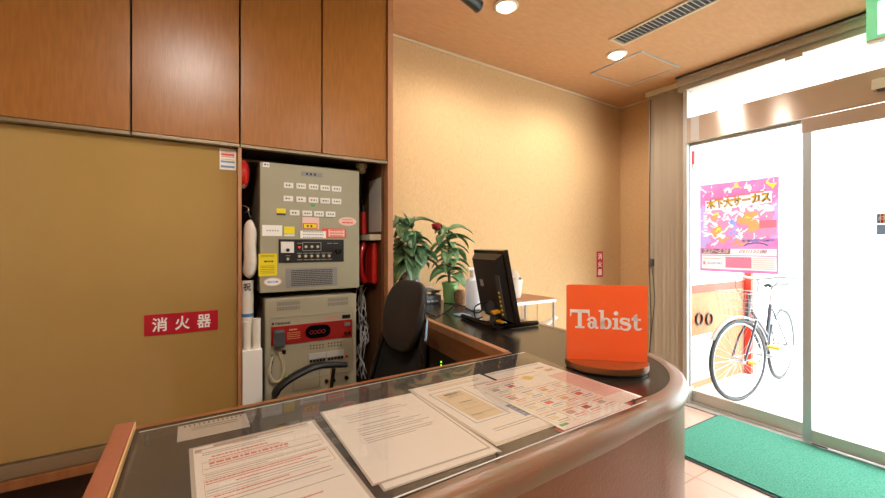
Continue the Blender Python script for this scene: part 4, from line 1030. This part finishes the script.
# ------------------------------------------------------------------ POSTER on the fixed pane
XP = XW+.0055
a_, b_ = atX(700, 185, XP), atX(700, 270, XP); c_, d_ = atX(779, 177, XP), atX(779, 275.5, XP)
PW = a_.y-c_.y; PH = (a_.z+c_.z-b_.z-d_.z)/2; PC = V((XP, (a_.y+c_.y)/2, (a_.z+c_.z+b_.z+d_.z)/4))
t = thing('circus_poster', 'pink circus poster with yellow Japanese title taped to the entrance glass', 'poster', PC-V((0, 0, PH/2)))
TP = frontX(PC)
def prect(x0, x1, y0, y1, z=0, zz=.0003): return [(x0*PW-PW/2, x1*PW-PW/2, PH/2-y1*PH, PH/2-y0*PH, z, z+zz)]
def pr(name, m, L_):
    b = MB(TP)
    for x0, x1, y0, y1, z in L_: b.face([(x0*PW-PW/2, PH/2-y1*PH), (x1*PW-PW/2, PH/2-y1*PH), (x1*PW-PW/2, PH/2-y0*PH), (x0*PW-PW/2, PH/2-y0*PH)], z)
    b.build(name, m, t, False)
# the printed sheet: one layer of small coloured cells
random.seed(9)
SH = []      # (cx, cy, rx, ry, rot, colour) in sheet widths/heights, painted in order
def add(col, L_):
    for q_ in L_: SH.append((*q_, col))
add('plav', [(.06, .5, .09, .26, 0), (.95, .45, .09, .2, 0)])
add('pink', [(.5, .42, .44, .24, 0), (.3, .36, .12, .08, .4)])
add('pwhite', [(random.uniform(.12, .88), random.uniform(.28, .66), random.uniform(.04, .14), random.uniform(.008, .022), random.uniform(-1, 1)) for _ in range(34)])
add('poster', [(random.uniform(.15, .85), random.uniform(.3, .64), random.uniform(.02, .05), random.uniform(.015, .03), random.uniform(-1, 1)) for _ in range(12)])
add('porange', [(.24, .54, .08, .05, .3), (.63, .40, .12, .05, -.6), (.7, .49, .09, .06, .4), (.3, .64, .09, .025, 0), (.54, .68, .09, .02, 0), (.2, .38, .04, .03, 0)])
add('pyellow', [(.64, .40, .03, .008, -.5), (.25, .53, .03, .008, .3)])
add('pblue', [(.46, .46, .025, .06, 0), (.445, .56, .012, .09, .1), (.5, .56, .012, .07, -.35), (.44, .40, .05, .010, .4)])
add('pyellow', [(.92, .07, .06, .03, .2), (.22, .34, .035, .02, 0), (.5, .06, .05, .025, 0)])
add('pwhite', [(.38, .09, .05, .03, .5), (.62, .08, .05, .03, -.5), (.06, .07, .03, .02, 0)])
add('pwhite', [(random.uniform(.02, .98), random.uniform(.02, .24), random.uniform(.006, .012), random.uniform(.005, .009), 0) for _ in range(46)])
def cellcol(x, y):
    c_ = 'poster'
    if y > .735:
        if x < .03 or x > .97 or y > .97 or .805 < y < .818: return 'poster'
        if .35 < x < .68 and .83 < y < .955: return 'pred' if (int(x*70)+int(y*90)) % 3 else 'pink'
        if x < .42 and y < .805: return 'pdark'
        return 'pwhite'
    if .05 < x < .10 and .3 < y < .62 and int(y*60) % 2: return 'pwhite'
    if .78 < x < .97 and .44 < y < .52: return 'pred'
    if .74 < x < .97 and .53 < y < .60: return 'pink'
    yt = y+.06*(x-.5)
    if .14 < x < .86 and .145 < yt < .155+.01*(x > .4): return 'pred'
    if .08 < x < .92 and .165 < yt < .285: return 'pwhite'
    x, y = x+.022*math.sin(y*47)+.012*math.sin(x*71+y*20), y+.014*math.sin(x*53)+.008*math.sin(y*90)
    for cx_, cy_, rx_, ry_, rot, col in SH:
        dx, dy = (x-cx_), (y-cy_)*PH/PW; a, b_ = dx*math.cos(rot)+dy*math.sin(rot), -dx*math.sin(rot)+dy*math.cos(rot)
        if (a/rx_)**2+(b_/(ry_*PH/PW))**2 < 1: c_ = col
    return c_
NX, NY = 76, 100
bmp = bmesh.new(); gv = [[bmp.verts.new(TP @ V((PW*(i_/NX-.5), PH*(.5-j_/NY), .0003))) for j_ in range(NY+1)] for i_ in range(NX+1)]
names = ['poster', 'pwhite', 'pink', 'plav', 'porange', 'pblue', 'pyellow', 'pred', 'pdark']
for i_ in range(NX):
    for j_ in range(NY):
        f_ = bmp.faces.new((gv[i_][j_], gv[i_][j_+1], gv[i_+1][j_+1], gv[i_+1][j_])); f_.material_index = names.index(cellcol((i_+.5)/NX, (j_+.5)/NY))
bb_ = MB(); bb_.bm.free(); bb_.bm = bmp; ps = bb_.build('poster_sheet', 'poster', t, False)
for n_ in names[1:]: ps.data.materials.append(M[n_])
text('木下大サーカス', 'title_outline', 'pdark', t, TP @ Mx.Translation((0, PH*.285, .0017)) @ Mx.Rotation(.06, 4, 'Z'), PW*.82, PH*.115, bold=.055, z=0)
text('木下大サーカス', 'title', 'pyellow', t, TP @ Mx.Translation((0, PH*.287, .0024)) @ Mx.Rotation(.06, 4, 'Z'), PW*.78, PH*.095, bold=.03, z=0)
text('2.27～5.28', 'date', 'pwhite', t, TP @ Mx.Translation((-PW*.275, -PH*.267, .0026)), PW*.35, PH*.045, bold=.03, shear=.3, z=0)
text('白川公園', 'venue', 'pdark', t, TP @ Mx.Translation((PW*.20, -PH*.267, .0022)), PW*.34, PH*.04, bold=.01, shear=.2, z=0)
text('SUZUKI', 'sponsor', 'pblue', t, TP @ Mx.Translation((-PW*.29, -PH*.405, .0022)), PW*.2, PH*.025, bold=.02, z=0)
text('S', 'sponsor_mark', 'pred', t, TP @ Mx.Translation((-PW*.435, -PH*.405, .0022)), PW*.035, PH*.035, bold=.05, z=0)
b = MB(TP)
for k in range(6): dashes(b, Mx.Identity(4), PW*.2, PW*.45, -PH*(.34+.022*k), PH*.006, z=.0024)
b.build('small_print', 'pgrey', t, False); b = MB(TP); dashes(b, Mx.Identity(4), -PW*.45, -PW*.2, -PH*.35, PH*.008, z=.0024); b.build('small_print', 'pgrey', t, False)
text('前売好評発売中', 'blue_caption', 'pblue', t, TP @ Mx.Translation((PW*.26, -PH*.15, .0018)), PW*.38, PH*.03, bold=.03, z=0)
b = MB(TP); arcp = [(PW*.24+PW*.15*math.cos(math.radians(a)), -PH*.225+PH*.05*math.sin(math.radians(a))) for a in range(20, 161, 10)]
b.tube([V((x, y, .002)) for x, y in arcp], .004, 5); b.build('arch', 'pblue', t)

# ------------------------------------------------------------------ FLOOR MAT
t = thing('door_mat', 'green carpet door mat with dark edge in front of the entrance', 'mat', (2.85, .6, 0))
MB().box(2.43, 3.27, -.35, 1.485, .0, .006, bev=.002).build('rubber_edge', 'matedge', t)
b = MB(); b.box(2.45, 3.25, -.33, 1.465, .0062, .014, bev=.003); b.build('pile', 'mat', t)

# ------------------------------------------------------------------ CEILING FITTINGS
def downlight(x, y, label, power=1.):
    t = thing('downlight', label, 'ceiling light', (x, y, CE), group='round recessed ceiling lights')
    T = Mx.Translation((x, y, CE))
    MB(T).lathe([(.041, -.0005), (.068, -.0005), (.070, -.006), (.056, -.012), (.045, -.006)], 32, cap=False).build('trim_ring', 'white', t)
    MB(T).lathe([(.040, -.001), (.039, -.014), (.030, -.028), (.012, -.035), (.002, -.036)], 28, cap=True).build('bulb', 'bulb', t)
    ld = bpy.data.lights.new('downlight', 'SPOT'); ld.energy = LAMP_W*power; ld.color = LAMP_C; ld.spot_size = math.radians(176); ld.spot_blend = .6; ld.shadow_soft_size = .06
    lo = bpy.data.objects.new('lamp', ld); COL.objects.link(lo); lo.parent = t; lo.location = (0, 0, -.08)
    return t
downlight(1.46, 1.73, 'recessed round ceiling light nearest the black spotlight', .75)
downlight(2.49, 1.77, 'recessed round ceiling light beside the square ceiling hatch')
downlight(-.03, .50, 'recessed round ceiling light above the left end of the counter', 1.6)
downlight(-.6, -.9, 'unseen round fill light added at the back left of the lobby', .15)  # weak fill lamp added behind the camera, never in view
downlight(1.2, -.9, 'unseen round fill light added at the back right of the lobby', 1.9)  # fill lamp added behind the camera to brighten the counter
p = V((1.20, 1.70, CE))
t = thing('spotlight', 'black cylindrical spotlight on the ceiling beside the round light', 'spotlight', p)
b = MB(); b.tube([(1.06, 1.66, 2.52), (1.245, 1.70, 2.495)], .031, 20); b.build('lamp_housing', 'black', t)
b = MB(); b.tube([(1.245, 1.70, 2.495), (1.252, 1.7015, 2.494)], .033, 20); b.build('lamp_rim', 'dgrey', t)
MB().cyl((1.15, 1.68, 2.53), (1.15, 1.68, CE), .01).build('mount', 'black', t)
t = thing('air_vent', 'long slatted ventilation grille in the ceiling', 'vent', (2.34, 1.3, CE))
va, vb = .55, 1.67
b = MB(); b.box(2.265, 2.283, va, vb, CE-.008, CE-.0005); b.box(2.397, 2.415, va, vb, CE-.008, CE-.0005); b.box(2.283, 2.397, vb-.018, vb, CE-.008, CE-.0005); b.box(2.283, 2.397, va, va+.018, CE-.008, CE-.0005)
b.build('vent_frame', 'cream', t, False)
bx(2.283, 2.397, va+.018, vb-.018, CE-.0015, CE-.0005).build('duct_opening', 'ink', t, False)
b = MB()
y = va+.025
while y < vb-.025:
    b.box(2.285, 2.395, -.0055, .0055, -.0012, .0012, T=Mx.Translation((0, y, CE-.006)) @ Mx.Rotation(.6, 4, 'X')); y += .026
b.build('slats', 'lgrey', t, False)
t = thing('ceiling_hatch', 'square ceiling access hatch with pale metal frame', 'hatch', (2.83, 1.86, CE))
hx0, hx1, hy0, hy1 = 2.594, 3.07, 1.65, 2.075
bx(hx0+.014, hx1-.014, hy0+.014, hy1-.014, CE-.003, CE-.0005).build('hatch_panel', 'ceil', t, False)
b = MB()
for w_, m_ in ((.012, 0),):
    b.box(hx0, hx1, hy0, hy0+w_, CE-.007, CE-.0005); b.box(hx0, hx1, hy1-w_, hy1, CE-.007, CE-.0005); b.box(hx0, hx0+w_, hy0+w_, hy1-w_, CE-.007, CE-.0005); b.box(hx1-w_, hx1, hy0+w_, hy1-w_, CE-.007, CE-.0005)
b.build('hatch_frame', 'lgrey', t, False)
b = MB(); b.box(hx0-.003, hx1+.003, hy0-.003, hy0, CE-.0012, CE-.0005); b.box(hx0-.003, hx0, hy0, hy1, CE-.0012, CE-.0005); b.box(hx0-.003, hx1+.003, hy1, hy1+.003, CE-.0012, CE-.0005); b.box(hx1, hx1+.003, hy0, hy1, CE-.0012, CE-.0005); b.build('hatch_gap', 'dframe', t, False)

# ------------------------------------------------------------------ OUTSIDE
mb = MB(); mb.prism([(3.451, -9), (16, -9), (16, 12), (3.63, 12), (3.63, 2.06), (3.451, 1.9)], -.12, -.01); o = struct(mb.build('pavement', 'pave', smooth=False))
struct(bx(3.401, 3.409, 1.756, 1.868, 0, CE-.02).build('light_leak_strip', 'frame', smooth=False))  # hidden strip added behind the curtain to stop daylight leaking in
o = bx(3.41, 4.65, 1.87, 2.05, -.009, 2.57).build('exterior_wall', 'stucco', smooth=False); struct(o)
o = bx(3.50, 4.9, -1.0, 1.868, 2.62, 2.74).build('porch_soffit', 'stucco', smooth=False); struct(o)
t = thing('dado_panel', 'terracotta wall dado with white sign and two black rings outside the glass', 'panel', (4.1, 1.86, 0))
bx(3.47, 4.64, 1.862, 1.869, 0, .83).build('dado_face', 'dado', t, False)
bx(3.47, 4.64, 1.856, 1.869, .83, .90).build('red_band', 'dadored', t, False)
bx(3.50, 3.98, 1.858, 1.8615, .06, .46).build('white_sign', 'paper', t, False)
text('宝', 'print', 'lgrey', t, frontY((3.62, 1.858, .26)), .11, .16, bold=.01); text('食', 'print', 'lgrey', t, frontY((3.82, 1.858, .28)), .11, .16, bold=.01)
for u in (698.5, 708.5):
    q = atY(u, 319, 1.86); b = MB(); b.torus((q.x, 1.853, q.z), .05, .009); b.build('ring', 'black', t)
tag(bx(4.60, 4.66, 1.80, 1.855, -.009, 1.0, bev=.004).build('red_post', 'dadored'), 'red post standing at the end of the terracotta wall', 'post')
q = atX(691, 157, 3.55)
t = thing('projecting_sign', 'small red and grey sign outside at the top left of the glass', 'sign', (3.62, 1.8, 1.9))
bx(3.56, 3.72, 1.80, 1.868, 1.93, 2.04).build('red_face', 'signred', t, False); bx(3.56, 3.72, 1.80, 1.868, 1.88, 1.93).build('grey_face', 'lgrey', t, False)
text('の', 'print', 'inkw', t, frontY((3.6, 1.80, 1.905)), .03, .03)
# building across the street
t = thing('facade_building', 'pale overexposed building across the street with balcony beams', 'building', (13, 2, 0))
bx(12.5, 15, -8, 9, -.009, 9).build('facade_wall', 'facade', t, False)
for k in range(6):
    for j in range(2):
        f_ = bx(12.44, 12.499, -7+2.6*k, -5.4+2.6*k, 1+2.8*j, 2.6+2.8*j).build('window', 'lgrey', t, False)
        bx(12.42, 12.44, -6.9+2.6*k, -5.5+2.6*k, 1.1+2.8*j, 2.5+2.8*j).build('pane', 'fwin', f_, False)
q0, q1 = atX(762, 148, 9), atX(800, 140, 9)
t = thing('awning_frame', 'weathered grey awning beam across the street above the poster', 'awning', (9, q0.y, 0))
bx(9, 9.2, q1.y-2.5, q0.y, q0.z-.06, q0.z+.14).build('beam', 'beam', t, False)
bx(9, 9.2, q0.y-.2, q0.y, q0.z-.75, q0.z-.06).build('bracket', 'beam', t, False)
for y_ in (q0.y-.1, q1.y-2.3): bx(9.02, 9.12, y_-.05, y_+.05, -.009, q0.z-.06).build('post', 'facade', t, False)
bx(9, 10, q1.y-2.5, q0.y, q0.z+.14, q0.z+.2).build('roof', 'facade', t, False)

# ------------------------------------------------------------------ BICYCLE
fwp = V((3.74, 1.55)); rwp = V((4.70, 1.60)); d = (rwp-fwp).normalized()
XB = Mx.Translation((fwp.x, fwp.y, -.01)) @ Mx.Rotation(math.atan2(d.y, d.x), 4, 'Z')
bk = thing('bicycle', 'dark city bicycle parked outside with its front wheel towards the glass', 'bicycle', X=XB)
Rw = .33; WB = (rwp-fwp).length
def wheel(c, T, guard=None):
    w_ = MB(T).torus(c, Rw-.016, .016, seg=48).build('tyre', 'tyre', bk)
    MB(T).torus(c, Rw-.037, .009, seg=48, sub=6).build('rim', 'silver', w_)
    b = MB(T)
    for k in range(28):
        a = 2*math.pi*k/28; s_ = 1 if k % 2 else -1; b.tube([(c[0]+.02*math.cos(a+.6*s_), .02*s_, c[2]+.02*math.sin(a+.6*s_)), (c[0]+(Rw-.04)*math.cos(a), 0, c[2]+(Rw-.04)*math.sin(a))], .0014, 4)
    b.build('spokes', 'silver', w_)
    MB(T).cyl((c[0], -.05, c[2]), (c[0], .05, c[2]), .018, seg=14).build('hub', 'silver', w_)
    return w_
TF = XB @ Mx.Rotation(math.radians(-14), 4, 'Z')
wheel((0, 0, Rw), TF); wheel((WB, 0, Rw), XB)
hd0, hd1 = V((.17, 0, .62)), V((.24, 0, .86)); bb = V((.56, 0, .28)); st = V((.70, 0, .72)); rh = V((WB, 0, Rw)); sd = V((.745, 0, .88))
b = MB(XB)
b.tube([hd0, hd1], .018, 10); b.tube([hd0+V((.01, 0, .04)), bb], .017, 10); b.tube([hd0+V((.035, 0, .13)), bb+V((.06, 0, .17))], .014, 10); b.tube([bb, st], .016, 10)
for s in (-1, 1): b.tube([bb+V((0, s*.02, 0)), rh+V((0, s*.05, 0))], .008, 8); b.tube([st+V((0, s*.015, -.04)), rh+V((0, s*.05, 0))], .007, 8)
b.build('frame', 'bframe', bk)
b = MB(TF); hf = V((.17, 0, .64))
for s in (-1, 1): b.tube([V((0, s*.05, Rw)), V((.08, s*.05, .5)), hf+V((0, s*.03, 0)), hf+V((0, 0, .02))], .009, 8)
b.build('fork', 'bframe', bk)
b = MB(TF)
for R_, a0, a1 in ((Rw+.02, 20, 150),): 
    b.tube([V((R_*math.cos(math.radians(a)), 0, Rw+R_*math.sin(math.radians(a)))) for a in range(a0, a1+1, 8)], .02, 8, flat=.4)
b.build('mudguard', 'silver', bk)
b = MB(XB); b.tube([V((WB+(Rw+.02)*math.cos(math.radians(a)), 0, Rw+(Rw+.02)*math.sin(math.radians(a)))) for a in range(-10, 150, 8)], .02, 8, flat=.4); b.build('mudguard', 'silver', bk)
b = MB(TF @ Mx.Translation((0, 0, 0))); t0 = V((.24, 0, .9))
b.tube([hd1+V((-.01, 0, 0)), V((.25, 0, .95)), V((.22, 0, .98))], .012, 8)
b.tube(smooth_path([V((.38, -.26, .99)), V((.30, -.25, 1.0)), V((.22, -.14, 1.0)), V((.20, 0, .98)), V((.22, .14, 1.0)), V((.30, .25, 1.0)), V((.38, .26, .99))], 5), .011, 8); b.build('handlebar', 'silver', bk)
b = MB(TF)
for s in (-1, 1): b.tube([V((.33, s*.255, .998)), V((.43, s*.262, .985))], .016, 10)
b.build('grip', 'black', bk)
b = MB(TF); [b.tube([V((.22, s*.17, .98)), V((.16, s*.13, .9)), V((.15, 0, .7))], .003, 5) for s in (-1, 1)]; b.build('brake_cable', 'ink', bk)
b = MB(XB)
b.grid(lambda u, v: V((.62+.27*u, (v-.5)*(.05+.15*u**1.6), .90+.02*u-.02*(2*v-1)**2)), 10, 8); b.build('saddle', 'black', bk, solid=.03, sub=1)
MB(XB).tube([st, sd], .012, 8).build('seat_post', 'silver', bk)
b = MB(XB); b.torus((bb.x, .045, bb.z), .09, .005, seg=30); b.cyl((bb.x, -.06, bb.z), (bb.x, .06, bb.z), .015); b.tube([(bb.x, .06, bb.z), (bb.x+.12, .065, bb.z-.11)], .009, 6); b.tube([(bb.x, -.06, bb.z), (bb.x-.12, -.065, bb.z+.11)], .009, 6)
b.build('crank', 'silver', bk)
b = MB(XB); b.box(bb.x+.08, bb.x+.16, .065, .15, bb.z-.125, bb.z-.105); b.box(bb.x-.16, bb.x-.08, -.15, -.065, bb.z+.1, bb.z+.12); b.build('pedal', 'yplug', bk)
b = MB(TF)
for k in range(7):
    x = -.10-.0; b.tube([V((-.08, -.13+.26*k/6, .88)), V((-.05, -.11+.22*k/6, .68)), V((.12, -.11+.22*k/6, .66)), V((.15, -.12+.24*k/6, .88))], .002, 4)
b.tube([V((-.08, -.13, .88)), V((-.08, .13, .88)), V((.15, .12, .88)), V((.15, -.12, .88))], .004, 6, True)
for z in (.74, .81): b.tube([V((-.065, -.12, z)), V((-.065, .12, z)), V((.135, .115, z)), V((.135, -.115, z))], .002, 4, True)
b.build('front_basket', 'silver', bk)
MB(XB).tube([V((WB-.02, -.06, .3)), V((WB+.05, -.17, .01))], .006, 6).build('kickstand', 'silver', bk)
